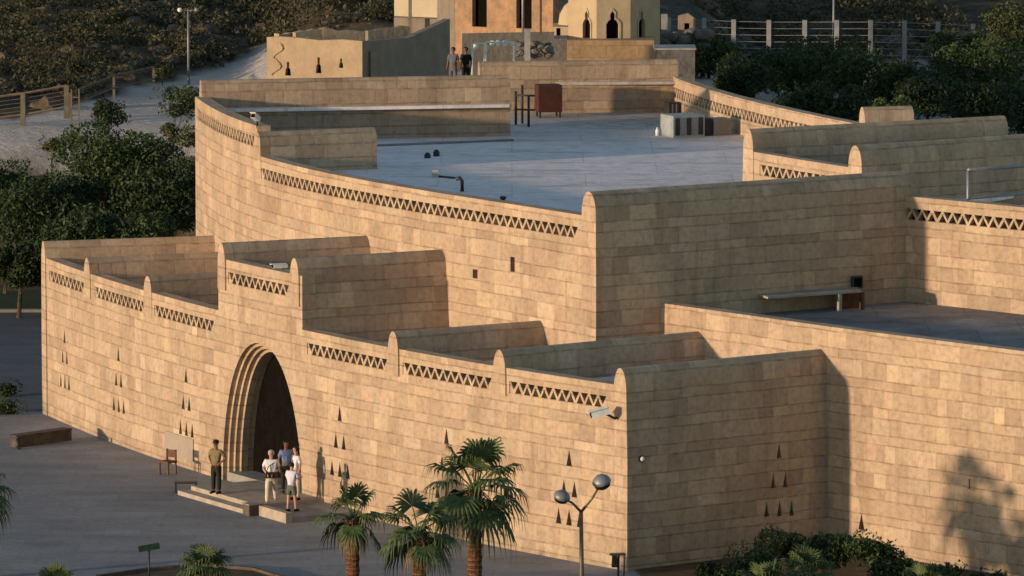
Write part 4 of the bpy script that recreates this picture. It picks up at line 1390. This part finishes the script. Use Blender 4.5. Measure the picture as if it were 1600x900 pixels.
def fence_post(loc_, h, t, mat, w_=.2):
    mb = MB(); mb.box((loc_[0], loc_[1], loc_[2] + h / 2 - .2), (w_, w_, h + .4)); mb.build('post', mat, t)
M['post_c'] = plain('fence_concrete', (.36, .35, .34), .85, c2=(.25, .245, .24), scale=2)
M['post_b'] = plain('fence_brown', (.18, .15, .11), .85, c2=(.11, .09, .07), scale=2)
def run_fence(pp, h, name, label, mat, wires=5, wmat=None, pw=.2, rail=False):
    t = wempty(name, pp[0]); tag(t, label, 'fence')
    for p in pp: fence_post(p, h, t, mat, pw)
    mb = MB()
    for a, b in zip(pp, pp[1:]):
        for k in range(wires):
            f = (k + .7) / (wires)
            mb.tube([Vector(a) + Vector((0, 0, h * f)), Vector(b) + Vector((0, 0, h * f))], .016, 4, cap=False)
        if rail:
            for zz in (h, .15):
                mb.tube([Vector(a) + Vector((0, 0, zz)), Vector(b) + Vector((0, 0, zz))], .05, 5, cap=False)
    mb.build('wires' if not rail else 'rails', wmat or mat, t)
    return t
pp = []
for px, py in ((1045, 100), (1100, 101), (1146, 103), (1201, 104), (1257, 104), (1307, 104), (1360, 104), (1413, 105), (1465, 107), (1520, 110)):
    Y = 320
    q = atY(px, py, Y); pp.append((q.x, q.y, q.z))
run_fence(pp, 2.35, 'wire_fence', 'wire fence on pale concrete posts along the slope behind the trees', M['post_c'], 7, M['post_c'], .22)
pp = []
for px, py in ((-60, 196), (36, 184), (104, 172)):
    Y = 296
    q = atY(px, py, Y); pp.append((q.x, q.y, q.z))
run_fence(pp, 1.15, 'rail_fence', 'low mesh fence with brown posts at the foot of the dark hill', M['post_b'], 6, M['post_b'], .22, rail=True)
pp = []
for px, py in ((108, 170), (178, 142), (240, 128)):
    Y = 299 + (px - 108) * .12
    q = atY(px, py, Y); pp.append((q.x, q.y, q.z))
run_fence(pp, .75, 'slope_railing', 'low brown railing climbing beside the sandy slope', M['post_b'], 2, M['post_b'], .12, rail=True)
t = wempty('gate_frame', atY(120, 215, 292)); tag(t, 'narrow rusty gate frame at the end of the mesh fence', 'gate frame')
for px in (112, 124):
    b = atY(px, 215, 292); mb = MB(); mb.box((b.x, b.y, b.z + 1.05), (.07, .07, 2.4)); mb.build('post', M['post_b'], t)
a = atY(112, 152, 292); b = atY(124, 152, 292); mb = MB()
for k in range(5): mb.box(((a.x + b.x) / 2, a.y, a.z - k * .42), (b.x - a.x, .04, .05))
mb.build('rungs', M['post_b'], t)

# ================================================================== BACKGROUND BUILDINGS
M['mud'] = plain('ochre_plaster', (.40, .30, .20), .92, c2=(.32, .24, .16), scale=1.6, bump=.04)
M['mud_dk'] = plain('brown_and_shade_plaster', (.25, .21, .165), .92, c2=(.19, .16, .125), scale=1.4, bump=.04)  # dark plaster; on the mud house it paints the shaded sides
M['cream'] = plain('cream_plaster', (.54, .46, .33), .9, c2=(.47, .40, .28), scale=1.0, bump=.02)
M['orange'] = plain('orange_stone', (.44, .26, .15), .92, c2=(.26, .17, .11), scale=1.6, detail=8, bump=.06, bscale=5)
M['dome'] = plain('pale_ochre_plaster', (.48, .37, .24), .9, c2=(.41, .31, .20), scale=1.3, bump=.02)
M['podium'] = stone_mat('podium_masonry', tint=(.85, .78, .62), contrast=.8, mortar=.85)

def keyhole(u, z, w_, h):
    """shouldered opening: wide below, narrow pointed head"""
    return [(u - w_ / 2, z), (u + w_ / 2, z), (u + w_ / 2, z + h * .55), (u + w_ * .36, z + h * .66), (u + w_ * .17, z + h * .72), (u + w_ * .2, z + h * .88),
            (u, z + h), (u - w_ * .2, z + h * .88), (u - w_ * .17, z + h * .72), (u - w_ * .36, z + h * .66), (u - w_ / 2, z + h * .55)]
def slot(u, z, w_, h): return [(u - w_ / 2, z), (u + w_ / 2, z), (u + w_ * .38, z + h * .5), (u + w_ * .2, z + h * .55), (u + w_ * .22, z + h), (u - w_ * .22, z + h), (u - w_ * .2, z + h * .55), (u - w_ * .38, z + h * .5)]
def panel(a, b, top, z0, holes, name, mat, parent, thick=.3, dark=True, hname='window'):
    """plain wall from a to b (plan), top: list of (u fraction, z)"""
    p = Path([Vector(a[:2]), Vector(b[:2])])
    outer = [(0, z0), (p.L, z0)] + [(f * p.L, z) for f, z in reversed(top)]
    o = wall_mesh(p, outer, holes, thick).build(name, mat, parent)
    for h in holes:
        cx = sum(q[0] for q in h) / len(h); cz = sum(q[1] for q in h) / len(h)
        k = wall_mesh(p, [(cx + (q[0] - cx) * 1.04, cz + (q[1] - cz) * 1.03) for q in h], [], .02, d0=thick * .6).build(hname, M['dark'], None)
        k.parent = o; k.matrix_parent_inverse = parent.matrix_basis.inverted() @ Matrix.Identity(4) if False else Matrix.Identity(4)
    return o, p

# mud house
hA = atY(417, 58, 271); hB = atY(566, 60, 268.6)
hz0 = 6.4
house = wempty('mud_house', (hA.x, hA.y, hz0)); tag(house, 'ochre mud brick house with keyhole slits and a crumbling roof edge', 'house')
dA = (hB - hA).xy; LA = dA.length
ztop = hA.z
def hp(px, py):   # u, z on the front wall
    f = (px - 417) / (566 - 417)
    return f * LA, H - 0 + (atY(px, py, 270.5).z - H)
sl1 = [slot(hp(450, 116)[0], hp(450, 118)[1], .30, .58), slot(hp(498, 112)[0], hp(498, 112)[1], .28, .68), slot(hp(533, 102)[0], hp(533, 102)[1], .22, .40)]
panel(hA, hB, [(0, ztop), (.15, ztop + .05), (.35, ztop + .03), (.55, ztop - .03), (.8, ztop + .05), (1, ztop + .02)], hz0, sl1, 'front_wall', M['mud'], house)
hC = atY(636, 60, 271.6); hD = atY(703, 50, 275.5); hE = atY(580, 60, 276)
panel(hB, hC, [(0, ztop), (.5, ztop - .05), (1, ztop - .08)], hz0, [], 'side_wall', M['mud_dk'], house)
panel(hC, hD, [(0, ztop - .12), (.5, ztop + .15), (1, ztop + .45)], hz0, [], 'yard_wall', M['mud_dk'], house)
mb = MB(); b1 = hB + (hC - hB) * .2; mb.box((b1.x + .05, b1.y - .05, (hz0 + ztop) / 2 - .2), (.3, .25, ztop - hz0 - .5), R(30)); mb.build('buttress', M['mud_dk'], house)
bA = Vector((hA.x + .3, hA.y + 4.5)); bD = Vector((hD.x - .5, hD.y + 2.5))
mb = MB(); mb.prism([(hA.x + .2, hA.y + .3), (hB.x - .1, hB.y + .3), (hC.x, hC.y + .2), (hD.x, hD.y), tuple(bD), tuple(bA)], ztop - .55, ztop - .35); mb.build('roof', M['mud_dk'], house)
rngh = random.Random(3)
for (x0, y0, x1, y1, top_) in ((436, 54, 470, 50, .1), (462, 50, 520, 44, .25), (505, 45, 578, 50, .25), (575, 50, 640, 40, .3), (480, 56, 560, 57, .05)):
    a_ = atY(x0, y0, 273 + rngh.uniform(0, 1)); b_ = atY(x1, y1, 274)
    mb = MB(); p_ = Path([a_.xy, b_.xy])
    n3 = 6
    outer = [(0, ztop - .6), (p_.L, ztop - .6)] + [(p_.L * (1 - k / n3), a_.z + (b_.z - a_.z) * (1 - k / n3) + rngh.uniform(-.05, .05)) for k in range(n3 + 1)]
    wall_mesh(p_, outer, [], .35).build('roof_parapet', M['mud_dk'] if x0 > 470 else M['mud'], house)
# meandering crack moulding on the front
mb = MB(); pts_ = []
for k in range(15):
    f = k / 14
    px = 437 - 6 * f + 7 * math.sin(f * 11); py = 68 + 50 * f
    u_, z_ = hp(px, py); q = Vector(hA.xy) + dA.normalized() * u_
    pts_.append(Vector((q.x, q.y - .02, z_)))
mb.tube(pts_, .045, 5); mb.build('snake_moulding', M['mud'], house)
for o in [k for k in scn.objects if k.name.startswith('window') and k.parent and k.parent.parent in (house,)]:
    o.matrix_parent_inverse = Matrix.Identity(4)

# cream house behind
cA = atY(616, 25, 314); cB = atY(703, 25, 312.6)
ch = wempty('cream_house', (cA.x, cA.y, 6.9)); tag(ch, 'cream plastered house with a lower brown wall behind the mud house', 'house')
mb = MB(); mb.prism([cA.xy, cB.xy, cB.xy + Vector((0, 6)), cA.xy + Vector((0, 6))], cA.z, cA.z + 3.2); mb.build('upper_wall', M['cream'], ch)
mb = MB(); mb.prism([cA.xy + Vector((0, -.8)), cB.xy + Vector((0, -.8)), cB.xy + Vector((0, 6)), cA.xy + Vector((0, 6))], 6, cA.z - .003); mb.build('lower_wall', M['mud_dk'], ch)
b = atY(641, 25, 312.0); mb = MB(); mb.box((b.x, b.y - .1, 9.6), (.17, .17, 5.2)); mb.build('post', M['mud_dk'], ch)

# orange stone building
oA = atY(711, 60, 304); oB = atY(864, 60, 301)
ob = wempty('stone_building', (oA.x, oA.y, 7)); tag(ob, 'orange rubble stone building with two tall dark doorways', 'building')
Lo = (oB - oA).xy.length
def op(px, py): return (px - 711) / 153 * Lo, atY(px, py, 302.5).z
dr = [rect(op(738, 44)[0], op(761, 44)[0], op(738, 44)[1], op(738, 44)[1] + 2.2), rect(op(807, 42)[0], op(831, 42)[0], op(807, 43)[1], op(807, 43)[1] + 2.2)]
panel(oA, oB, [(0, 13.6), (1, 13.6)], 6, dr, 'front_wall', M['orange'], ob, thick=.5, hname='doorway')
mb = MB(); oC = oA.xy + Vector((-.9, 4)); mb.prism([oA.xy + Vector((-.01, .01)), oA.xy + Vector((-.02, .5)), oC + Vector((.5, 0)), oC], 6, 13.59); mb.build('end_wall', M['mud_dk'], ob)
mb = MB(); mb.prism([oA.xy + Vector((.1, .5)), oB.xy + Vector((-.05, .5)), oB.xy + Vector((0, 5)), oC], 12.9, 13.3); mb.build('roof', M['mud_dk'], ob)
b = atY(817, 40, 300.9); mb = MB(); mb.tube([(b.x, b.y, 7), (b.x, b.y, 13)], .06, 8); mb.build('door_post', M['grey_metal'], ob)
for o in scn.objects:
    if o.name.startswith('doorway'): o.matrix_parent_inverse = Matrix.Identity(4)
# rough lower courses and terrace between the buildings
tw = wempty('terrace_bank', atY(790, 75, 284)); tag(tw, 'rough stone bank below the orange stone building', 'stone bank')
rng = random.Random(12)
for (x0, x1, y0, y1, Y, s_) in ((806, 862, 68, 88, 284, .2),):
    mb = MB()
    for _ in range(40):
        px = rng.uniform(x0, x1); py = rng.uniform(y0, y1)
        rock_mb(mb, atY(px, py, Y + rng.uniform(-.3, .4)), rng.uniform(.12, s_), rng)
    mb.build('rubble', M['rock_grey'], tw, weld=False)
mb = MB(); q1 = atY(722, 70, 286.6); q2 = atY(866, 70, 287.6)
mb.prism([q1.xy, q2.xy, q2.xy + Vector((0, .35)), q1.xy + Vector((0, .35))], 6, atY(790, 52, 287).z); mb.build('bank_wall', M['mud_dk'], tw)
# white pergola frames
for i, (x0, x1, yt, yb, Y) in enumerate(((738, 757, 68, 95, 277.5), (759, 803, 66, 92, 279))):
    a_ = atY(x0, yt, Y); b_ = atY(x1, yt, Y); g_ = atY(x0, yb + 25, Y).z
    t = wempty('tube_stand', (a_.x, a_.y, g_)); tag(t, ('narrow white tube frame beside the two far visitors', 'wider white tube frame below the orange stone building')[i], 'tube frame', 'white frames on the terrace')
    for q in (a_, b_):
        mb = MB(); mb.tube([(q.x, q.y, g_), (q.x, q.y, a_.z)], .045, 6); mb.build('upright', M['white'], t)
    mb = MB(); mb.tube([(a_.x, a_.y, a_.z), (b_.x, b_.y, a_.z)], .045, 6); mb.build('top_bar', M['white'], t)
for i, px in enumerate((743, 770, 779, 789)):
    b = atY(px, 72 if px == 743 else 68, 280)
    t = wempty('white_jar', b); tag(t, ['white bowl left of the wide tube frame', 'white jar hanging leftmost in the wide tube frame', 'white jar hanging in the middle of the wide tube frame', 'white jar hanging rightmost in the wide tube frame'][i], 'jar', 'white jars on the far terrace')
    mb = MB(); mb.lathe(b, [(0, -.16), (.10, -.12), (.14, 0), (.10, .09), (.11, .12), (0, .12)], 10); mb.build('jar_body', M['white'], t)
# posts
b = atY(824, 70, 283); t = wempty('stone_post', (b.x, b.y, 7)); tag(t, 'pale upright post in front of the rough stone bank', 'post')
mb = MB(); mb.box((b.x, b.y, 8.4), (.26, .26, 3.4)); mb.build('shaft', M['post_c'], t)
mb = MB(); mb.box((b.x, b.y, 10.13), (.32, .32, .06)); mb.build('post_cap', M['post_c'], t)

# domed shrine: octagonal drum with keyhole windows and a side dome
dr_c = atY(962, 62, 296)
sh = wempty('domed_shrine', (dr_c.x, dr_c.y, 7)); tag(sh, 'pale ochre octagonal shrine with shouldered pointed windows and a small side dome', 'shrine')
zb = atY(957, 63, 293.5).z
s0 = atY(888, 60, 293.6); s1_ = atY(932, 62, 292.6); s2_ = atY(985, 62, 292.8); s3_ = atY(1031, 60, 294.6)
zt_ = zb + 3.6
for a_, b_, wx, wdt, nm in ((s0, s1_, 917, .42, 'wall_face'), (s1_, s2_, 957, .58, 'wall_face'), (s2_, s3_, 1002, .48, 'wall_face')):
    L_ = (b_ - a_).xy.length; pa = pix((a_.x, a_.y, zb))[0]; pb = pix((b_.x, b_.y, zb))[0]
    u_ = (wx - pa) / (pb - pa) * L_
    o, p_ = panel(a_, b_, [(0, zt_), (1, zt_)], 7, [keyhole(u_, zb + .03, wdt, 1.38)], nm, M['dome'], sh, thick=.28)
    rim = [(u_ + (x - u_) * 1.35, zb + .03 + (z - zb - .03) * 1.10) for x, z in keyhole(u_, zb + .03, wdt, 1.38)]
    k = wall_mesh(p_, rim, [keyhole(u_, zb + .031, wdt * 1.02, 1.39)], .05, d0=-.04).build('window_rim', M['dome'], None); k.parent = o
mb = MB(); mb.prism([s1_.xy + Vector((-1, .5)), s2_.xy + Vector((.5, .5)), s3_.xy + Vector((-.1, .6)), s3_.xy + Vector((-.5, 3)), s0.xy + Vector((.6, 3)), s0.xy + Vector((.2, .6))], zt_ - .3, zt_ - .05); mb.build('roof', M['dome'], sh)
mb = MB(); mb.lathe((dr_c.x, dr_c.y, zt_ - .06), [(1.75, 0), (1.7, .5), (1.35, 1.1), (.8, 1.55), (0, 1.75)], 20); mb.build('main_dome', M['dome'], sh)
dc = atY(903, 38, 295.5)
mb = MB(); mb.lathe(dc, [(.92, 0), (.86, .45), (.66, .85), (.35, 1.12), (0, 1.2)], 20); mb.build('side_dome', M['dome'], sh)
mb = MB(); q1 = atY(862, 60, 293.8); q2 = atY(891, 60, 293.6)
o, p_ = panel(q1, q2, [(0, dc.z + .02), (1, dc.z + .02)], 7, [rect(.22, .42, zb + .05, zb + .55), ] if (q2 - q1).xy.length > .6 else [], 'side_chamber', M['dome'], sh, thick=.2)
mb = MB(); mb.prism([q1.xy + Vector((.05, .2)), q2.xy + Vector((0, .2)), q2.xy + Vector((.9, 2.4)), q1.xy + Vector((.05, 2.4))], 7, dc.z + .01); mb.build('chamber_roof', M['dome'], sh)
for o in scn.objects:
    if o.name.startswith('window') and o.parent and o.parent.parent == sh: o.matrix_parent_inverse = Matrix.Identity(4)
# podium
pd = wempty('stone_podium', atY(950, 75, 284)); tag(pd, 'stepped brown masonry podium under the octagonal shrine', 'podium')
q1 = atY(886, 63, 291.6); q2 = atY(1022, 63, 291.6)
mb = MB(); mb.prism([q1.xy, q2.xy, q2.xy + Vector((0, 8)), q1.xy + Vector((0, 8))], 6, q1.z); mb.build('upper_tier', M['podium'], pd)
q3 = atY(843, 66, 291.8); q4 = atY(886, 60, 291.8)
mb = MB(); p_ = Path([q3.xy, q4.xy]); wall_mesh(p_, [(0, 6), (p_.L, 6), (p_.L, q4.z), (p_.L * .3, q4.z - .02), (0, q3.z)], [], 3.0).build('lower_tier', M['rock_grey'], pd)
# grey hut wall and ruins on the right
gh = wempty('grey_hut', atY(1065, 90, 283)); tag(gh, 'plain grey blockwork hut wall right of the podium', 'hut')
q1 = atY(1024, 78, 286); q2 = atY(1086, 64, 286)
mb = MB(); mb.prism([q1.xy, q2.xy, q2.xy + Vector((0, 2)), q1.xy + Vector((0, 2))], 6, q1.z); mb.build('front_wall', M['rock_grey'], gh)
mb = MB(); mb.prism([q1.xy + Vector((-.05, -.06)), q2.xy + Vector((.05, -.06)), q2.xy + Vector((.05, 2.05)), q1.xy + Vector((-.05, 2.05))], q1.z + .003, q1.z + .08); mb.build('roof_slab', M['post_c'], gh)
rb = wempty('ruined_block', atY(1072, 45, 300)); tag(rb, 'broken pinkish masonry block with a hollow, right of the shrine', 'ruin')
M['pink'] = plain('pink_stone', (.42, .30, .22), .9, c2=(.25, .19, .15), scale=1.5, bump=.05)
q1 = atY(1060, 56, 300); q2 = atY(1087, 56, 300)
panel(q1, q2, [(0, atY(1060, 26, 300).z), (.6, atY(1060, 22, 300).z), (1, atY(1060, 30, 300).z)], 6, [rect(.28, .52, q1.z + .25, q1.z + .6)], 'masonry', M['pink'], rb, thick=.8)
mb = MB(); q = atY(1038, 40, 299); mb.box((q.x, q.y, q.z), (.3, .3, 1.1)); mb.build('broken_pillar', M['post_c'], rb)
rng = random.Random(22)
mb = MB()
for _ in range(40):
    rock_mb(mb, atY(rng.uniform(1030, 1105), rng.uniform(50, 82), 297 + rng.uniform(-1, 2)), rng.uniform(.12, .4), rng)
mb.build('fallen_stones', M['rock_grey'], rb, weld=False)
for o in scn.objects:
    if o.name.startswith('window') and o.parent and o.parent.parent == rb: o.matrix_parent_inverse = Matrix.Identity(4)

# ================================================================== PEOPLE
M['skin'] = plain('brown_skin', (.20, .105, .06), .6, c2=(.17, .09, .05), scale=6)
M['skin_pale'] = plain('fair_skin', (.45, .27, .19), .6, c2=(.40, .24, .17), scale=6)
def cloth(name, c): return plain(name, c, .9, c2=tuple(x * .8 for x in c), scale=5, bump=.01)
M['c_khaki'] = cloth('khaki_cotton', (.22, .17, .09))
M['c_dark'] = cloth('dark_olive_trousers', (.022, .022, .018))
M['c_white'] = cloth('white_shirt_cotton', (.72, .69, .72))
M['c_cream'] = cloth('cream_trousers', (.60, .54, .43))
M['c_lilac'] = cloth('pale_lilac_cotton', (.62, .60, .74))
M['c_grey'] = cloth('grey_trousers', (.12, .13, .11))
M['c_blue'] = cloth('blue_shirt_cotton', (.16, .22, .42))
M['c_shaded'] = cloth('shaded_grey_cotton', (.12, .125, .15))  # grey cloth darkened; shade of the mud house is painted in
M['c_black'] = cloth('black_cloth', (.012, .014, .018))
M['hair_d'] = plain('dark_hair', (.015, .011, .009), .7)
M['hair_g'] = plain('grey_hair', (.38, .36, .33), .7)
M['leather'] = plain('black_leather', (.012, .011, .01), .45)

def skin_obj(name, joints, edges, root, mat, parent, sub=1):
    me = bpy.data.meshes.new(name)
    me.from_pydata([j[0] for j in joints], edges, [])
    o = bpy.data.objects.new(name, me); col.objects.link(o)
    md = o.modifiers.new('Skin', 'SKIN'); md.use_smooth_shade = True
    sv = me.skin_vertices[0].data
    for i, j in enumerate(joints):
        r = j[1]; sv[i].radius = (r, r) if not hasattr(r, '__len__') else r
        sv[i].use_root = (i == root)
    s2 = o.modifiers.new('Sub', 'SUBSURF'); s2.levels = sub; s2.render_levels = sub
    bpy.context.view_layer.update()
    dg = bpy.context.evaluated_depsgraph_get()
    nm = bpy.data.meshes.new_from_object(o.evaluated_get(dg))
    nm.name = name
    o.modifiers.clear(); o.data = nm
    nm.materials.clear(); nm.materials.append(mat)
    nm.polygons.foreach_set('use_smooth', [True] * len(nm.polygons))
    o.parent = parent
    return o

def person(loc_, face_deg, h, label, shirt, trousers, hair, skin='skin', arms='down', stride=0.0, lean=0.0, cap=None, shorts=False, belly=1.0, shoes='c_black', group=None, crouch=0.0):
    """figure in local space, facing +Y turned by face_deg"""
    t = empty('person', loc_, R(face_deg)); tag(t, label, 'person', group)
    k = h / 1.75
    V = lambda x, y, z: Vector((x * k, y * k, z * k))
    hip = .93
    ly = lean
    jo = []; ed = []
    def J(p, r): jo.append((p, r * k)); return len(jo) - 1
    def E(*a):
        for x, y in zip(a, a[1:]): ed.append((x, y))
    pel = J(V(0, 0, hip), .135); wai = J(V(0, .01 + ly * .3, 1.10), .125 * belly); che = J(V(0, ly * .7, 1.30), .145); nkb = J(V(0, ly, 1.46), .075)
    nk = J(V(0, ly + .01, 1.52), .052); hd0 = J(V(0, ly + .02, 1.60), .078); hd1 = J(V(0, ly + .02, 1.68), .088); hd2 = J(V(0, ly + .01, 1.735), .055)
    E(pel, wai, che, nkb, nk, hd0, hd1, hd2)
    jaw = J(V(0, ly + .075, 1.585), .035); E(hd0, jaw)
    nose = J(V(0, ly + .125, 1.635), .012); E(hd1, nose)
    for s in (-1, 1):
        ear = J(V(s * .088, ly + .01, 1.635), .016); E(hd1, ear)
    hands = []
    for s in (-1, 1):
        sh_ = J(V(s * .17, ly * .95, 1.42), .06)
        if arms == 'down': el, wr = V(s * .24, ly - .03, 1.14), V(s * .25, ly + .06, .90)
        elif arms == 'hold': el, wr = V(s * .26, ly - .02, 1.15), V(s * .13, ly + .22, 1.04)
        elif arms == 'hips': el, wr = V(s * .33, ly - .08, 1.18), V(s * .17, ly + .04, 1.02)
        elif arms == 'reach': el, wr = V(s * .24, ly + .06, 1.16), V(s * .18, ly + .30, 1.18 if s > 0 else 1.02)
        e_ = J(el, .042); w_ = J(wr, .030)
        E(che, sh_, e_, w_)
        dirn = (wr - el).normalized(); sidev = Vector((0, 1, 0)) if arms == 'down' else Vector((0, 0, 1))
        palm_ = J(wr + dirn * .07 * k, (.020, .036)[1] ); E(w_, palm_)
        for f, (off, ln) in enumerate(((-.03, .075), (-.01, .085), (.01, .08), (.03, .062))):
            a = J(wr + dirn * .10 * k + sidev * off * k, .011); b = J(wr + dirn * (.10 + ln * .55) * k + sidev * off * 1.1 * k + Vector((0, .01, -.006)) * k, .0095)
            c = J(wr + dirn * (.10 + ln) * k + sidev * off * 1.1 * k + Vector((0, .022, -.012)) * k, .008); E(palm_, a, b, c)
        th0 = J(wr + dirn * .045 * k - sidev * .045 * k, .012); th1 = J(wr + dirn * .085 * k - sidev * .062 * k, .010); E(palm_, th0, th1)
    legs = []
    for s in (-1, 1):
        st = stride * s
        hp_ = J(V(s * .09, 0, .88), .105); kn = J(V(s * .105, st * .16 + crouch * .25, .49), .062); an = J(V(s * .11, st * .30 if st > 0 else st * .34, .09 if st >= 0 else .12), .042)
        he = J(V(s * .11, (st * .30 if st > 0 else st * .34) - .04, .045), .036); to = J(V(s * .125, (st * .30 if st > 0 else st * .34) + .15, .035), .030)
        E(pel, hp_, kn, an, he, to); legs.append((hp_, kn, an, to))
    sk_ = {}
    body = skin_obj('body', jo, ed, pel, M[skin], t, 1)
    # shirt: torso and sleeves grown a little fatter
    js = []; es = []
    def JS(p, r): js.append((p, r * k)); return len(js) - 1
    a0 = JS(V(0, 0, .94), .150 * (1 + (belly - 1) * .6)); a1 = JS(V(0, .012 + ly * .3, 1.10), .146 * belly); a2 = JS(V(0, ly * .7, 1.30), .163); a3 = JS(V(0, ly, 1.43), .10); a4 = JS(V(0, ly, 1.475), .072)
    es += [(a0, a1), (a1, a2), (a2, a3), (a3, a4)]
    for s in (-1, 1):
        sh_ = JS(V(s * .175, ly * .95, 1.415), .078)
        el = {'down': V(s * .235, ly - .03, 1.19), 'hold': V(s * .255, ly - .02, 1.20), 'hips': V(s * .31, ly - .07, 1.22), 'reach': V(s * .24, ly + .05, 1.20)}[arms]
        e_ = JS(el, .068); es += [(a2, sh_), (sh_, e_)]
    skin_obj('shirt', js, es, a1, M[shirt], t, 1)
    # trousers
    jt = []; et = []
    def JT(p, r): jt.append((p, r * k)); return len(jt) - 1
    b0 = JT(V(0, 0, 1.0), .142 * (1 + (belly - 1) * .4)); b1 = JT(V(0, 0, .90), .150); et.append((b0, b1))
    for i, s in enumerate((-1, 1)):
        st = stride * s
        hp_ = JT(V(s * .092, 0, .83), .118)
        if shorts: kn = JT(V(s * .105, st * .15 + crouch * .24, .55), .092); et += [(b1, hp_), (hp_, kn)]
        else:
            kn = JT(V(s * .105, st * .16 + crouch * .25, .49), .084); an = JT(V(s * .11, st * .30 if st > 0 else st * .34, .10 if st >= 0 else .13), .068)
            et += [(b1, hp_), (hp_, kn), (kn, an)]
    skin_obj('shorts' if shorts else 'trousers', jt, et, b1, M[trousers], t, 1)
    for s in (-1, 1):
        st = stride * s; yy = st * .30 if st > 0 else st * .34
        mb = MB(); pz = .045
        mb.tube([V(s * .11, yy - .07, pz), V(s * .112, yy, pz + .01), V(s * .12, yy + .10, pz - .005), V(s * .125, yy + .19, pz - .015)], [.040 * k, .05 * k, .046 * k, .028 * k], 10)
        o = mb.build('shoe', M[shoes], t)
    # hair or cap
    c = V(0, ly + .005, 1.665)
    mb = MB()
    if cap:
        mb.lathe(c + V(0, 0, .02), [(.102 * k, -.01), (.104 * k, .03), (.098 * k, .07), (.06 * k, .10), (0, .105)], 16)
        mb.box(c + V(0, .11, .02), (.14 * k, .10 * k, .012))
        mb.build('cap', M[cap], t)
    else:
        prof = []
        for i in range(9):
            a = math.pi / 2 * i / 8 * 1.25
            prof.append((.102 * k * math.sin(max(0, math.pi / 2 * 1.25 - a)) if i < 8 else 0, 0))
        pr2 = [(.096 * k, -.05 * k), (.104 * k, 0), (.098 * k, .045 * k), (.075 * k, .08 * k), (.04 * k, .10 * k), (0, .105 * k)]
        mb.lathe(c + V(0, -.018, 0), pr2, 14)
        mb.build('hair', M[hair], t)
    # eyes and mouth as small marks of real size
    for s in (-1, 1):
        mb = MB(); mb.lathe(V(s * .032, ly + .098, 1.648), [(0, .008), (.009, 0), (0, -.008)], 8); mb.build('eye', M['dark'], t)
    mb = MB(); mb.box(V(0, ly + .108, 1.592), (.04 * k, .008, .006)); mb.build('mouth', M['rust'], t)
    return t

ZS = .155 + .145 + .003
g = at(338, 771, ZS + .0)
person((g.x, g.y, ZS), 150, 1.78, 'guard in khaki shirt and dark trousers standing on the steps left of the arch', 'c_khaki', 'c_dark', 'hair_d', arms='hips', cap='c_black')
m1 = at(424, 788, .205)
person((m1.x, m1.y, .205), 175, 1.80, 'stout man in white shirt and cream trousers walking out of the arch', 'c_white', 'c_cream', 'hair_g', skin='skin_pale', arms='hold', stride=.8, belly=1.18)
# his dark bag is held against the waist
bag = wempty('waist_bag', (m1.x, m1.y - .28, 1.2)); tag(bag, 'dark shoulder bag held at the waist by the man in cream trousers', 'bag')
mb = MB(); mb.box((m1.x + .02, m1.y - .27, 1.22), (.36, .14, .20), R(-5)); mb.build('bag_body', M['leather'], bag)
mb = MB(); mb.tube([(m1.x - .16, m1.y - .25, 1.3), (m1.x - .08, m1.y - .19, 1.5), (m1.x + .12, m1.y - .10, 1.62)], .014, 6); mb.build('strap', M['leather'], bag)
m2 = at(456, 799, .205)
person((m2.x, m2.y, .205), -30, 1.62, 'person in pale lilac shirt and grey shorts seen from behind at the right arch jamb', 'c_lilac', 'c_grey', 'hair_d', skin='skin_pale', arms='reach', stride=.3, shorts=True)
m3 = at(447, 770, .31)
person((m3.x, m3.y, .31), -160, 1.74, 'person in blue shirt standing in the shade of the arch', 'c_blue', 'c_dark', 'hair_d', arms='down')
m4 = at(463, 781, .31)
person((m4.x, m4.y, .31), 120, 1.78, 'person in bright white shirt half hidden by the right arch jamb', 'c_white', 'c_cream', 'hair_d', arms='down', skin='skin_pale')
# two visitors on the far terrace
for px, Y, sh_, tr_, lab, hh in ((708, 262, 'c_shaded', 'c_shaded', 'far visitor in grey clothes darkened for shade behind the roof screen wall', 1.7), (728, 262.5, 'c_black', 'c_black', 'far visitor in black beside the white tube frame', 1.72)):
    q = atY(px, 130, Y)
    zf = atY(px, 74, Y).z - hh
    person((q.x, q.y, zf), 160, hh, lab, sh_, tr_, 'hair_d', arms='down')
st = wempty('terrace_platform', (-2.3, 262, 6)); tag(st, 'narrow raised walkway behind the roof screen wall', 'walkway')
q = atY(718, 74, 262)
mb = MB(); mb.prism([(q.x - 1.6, 260.8), (q.x + 1.6, 260.8), (q.x + 1.6, 263.8), (q.x - 1.6, 263.8)], 5, q.z - 1.72); mb.build('deck', M['mud_dk'], st)
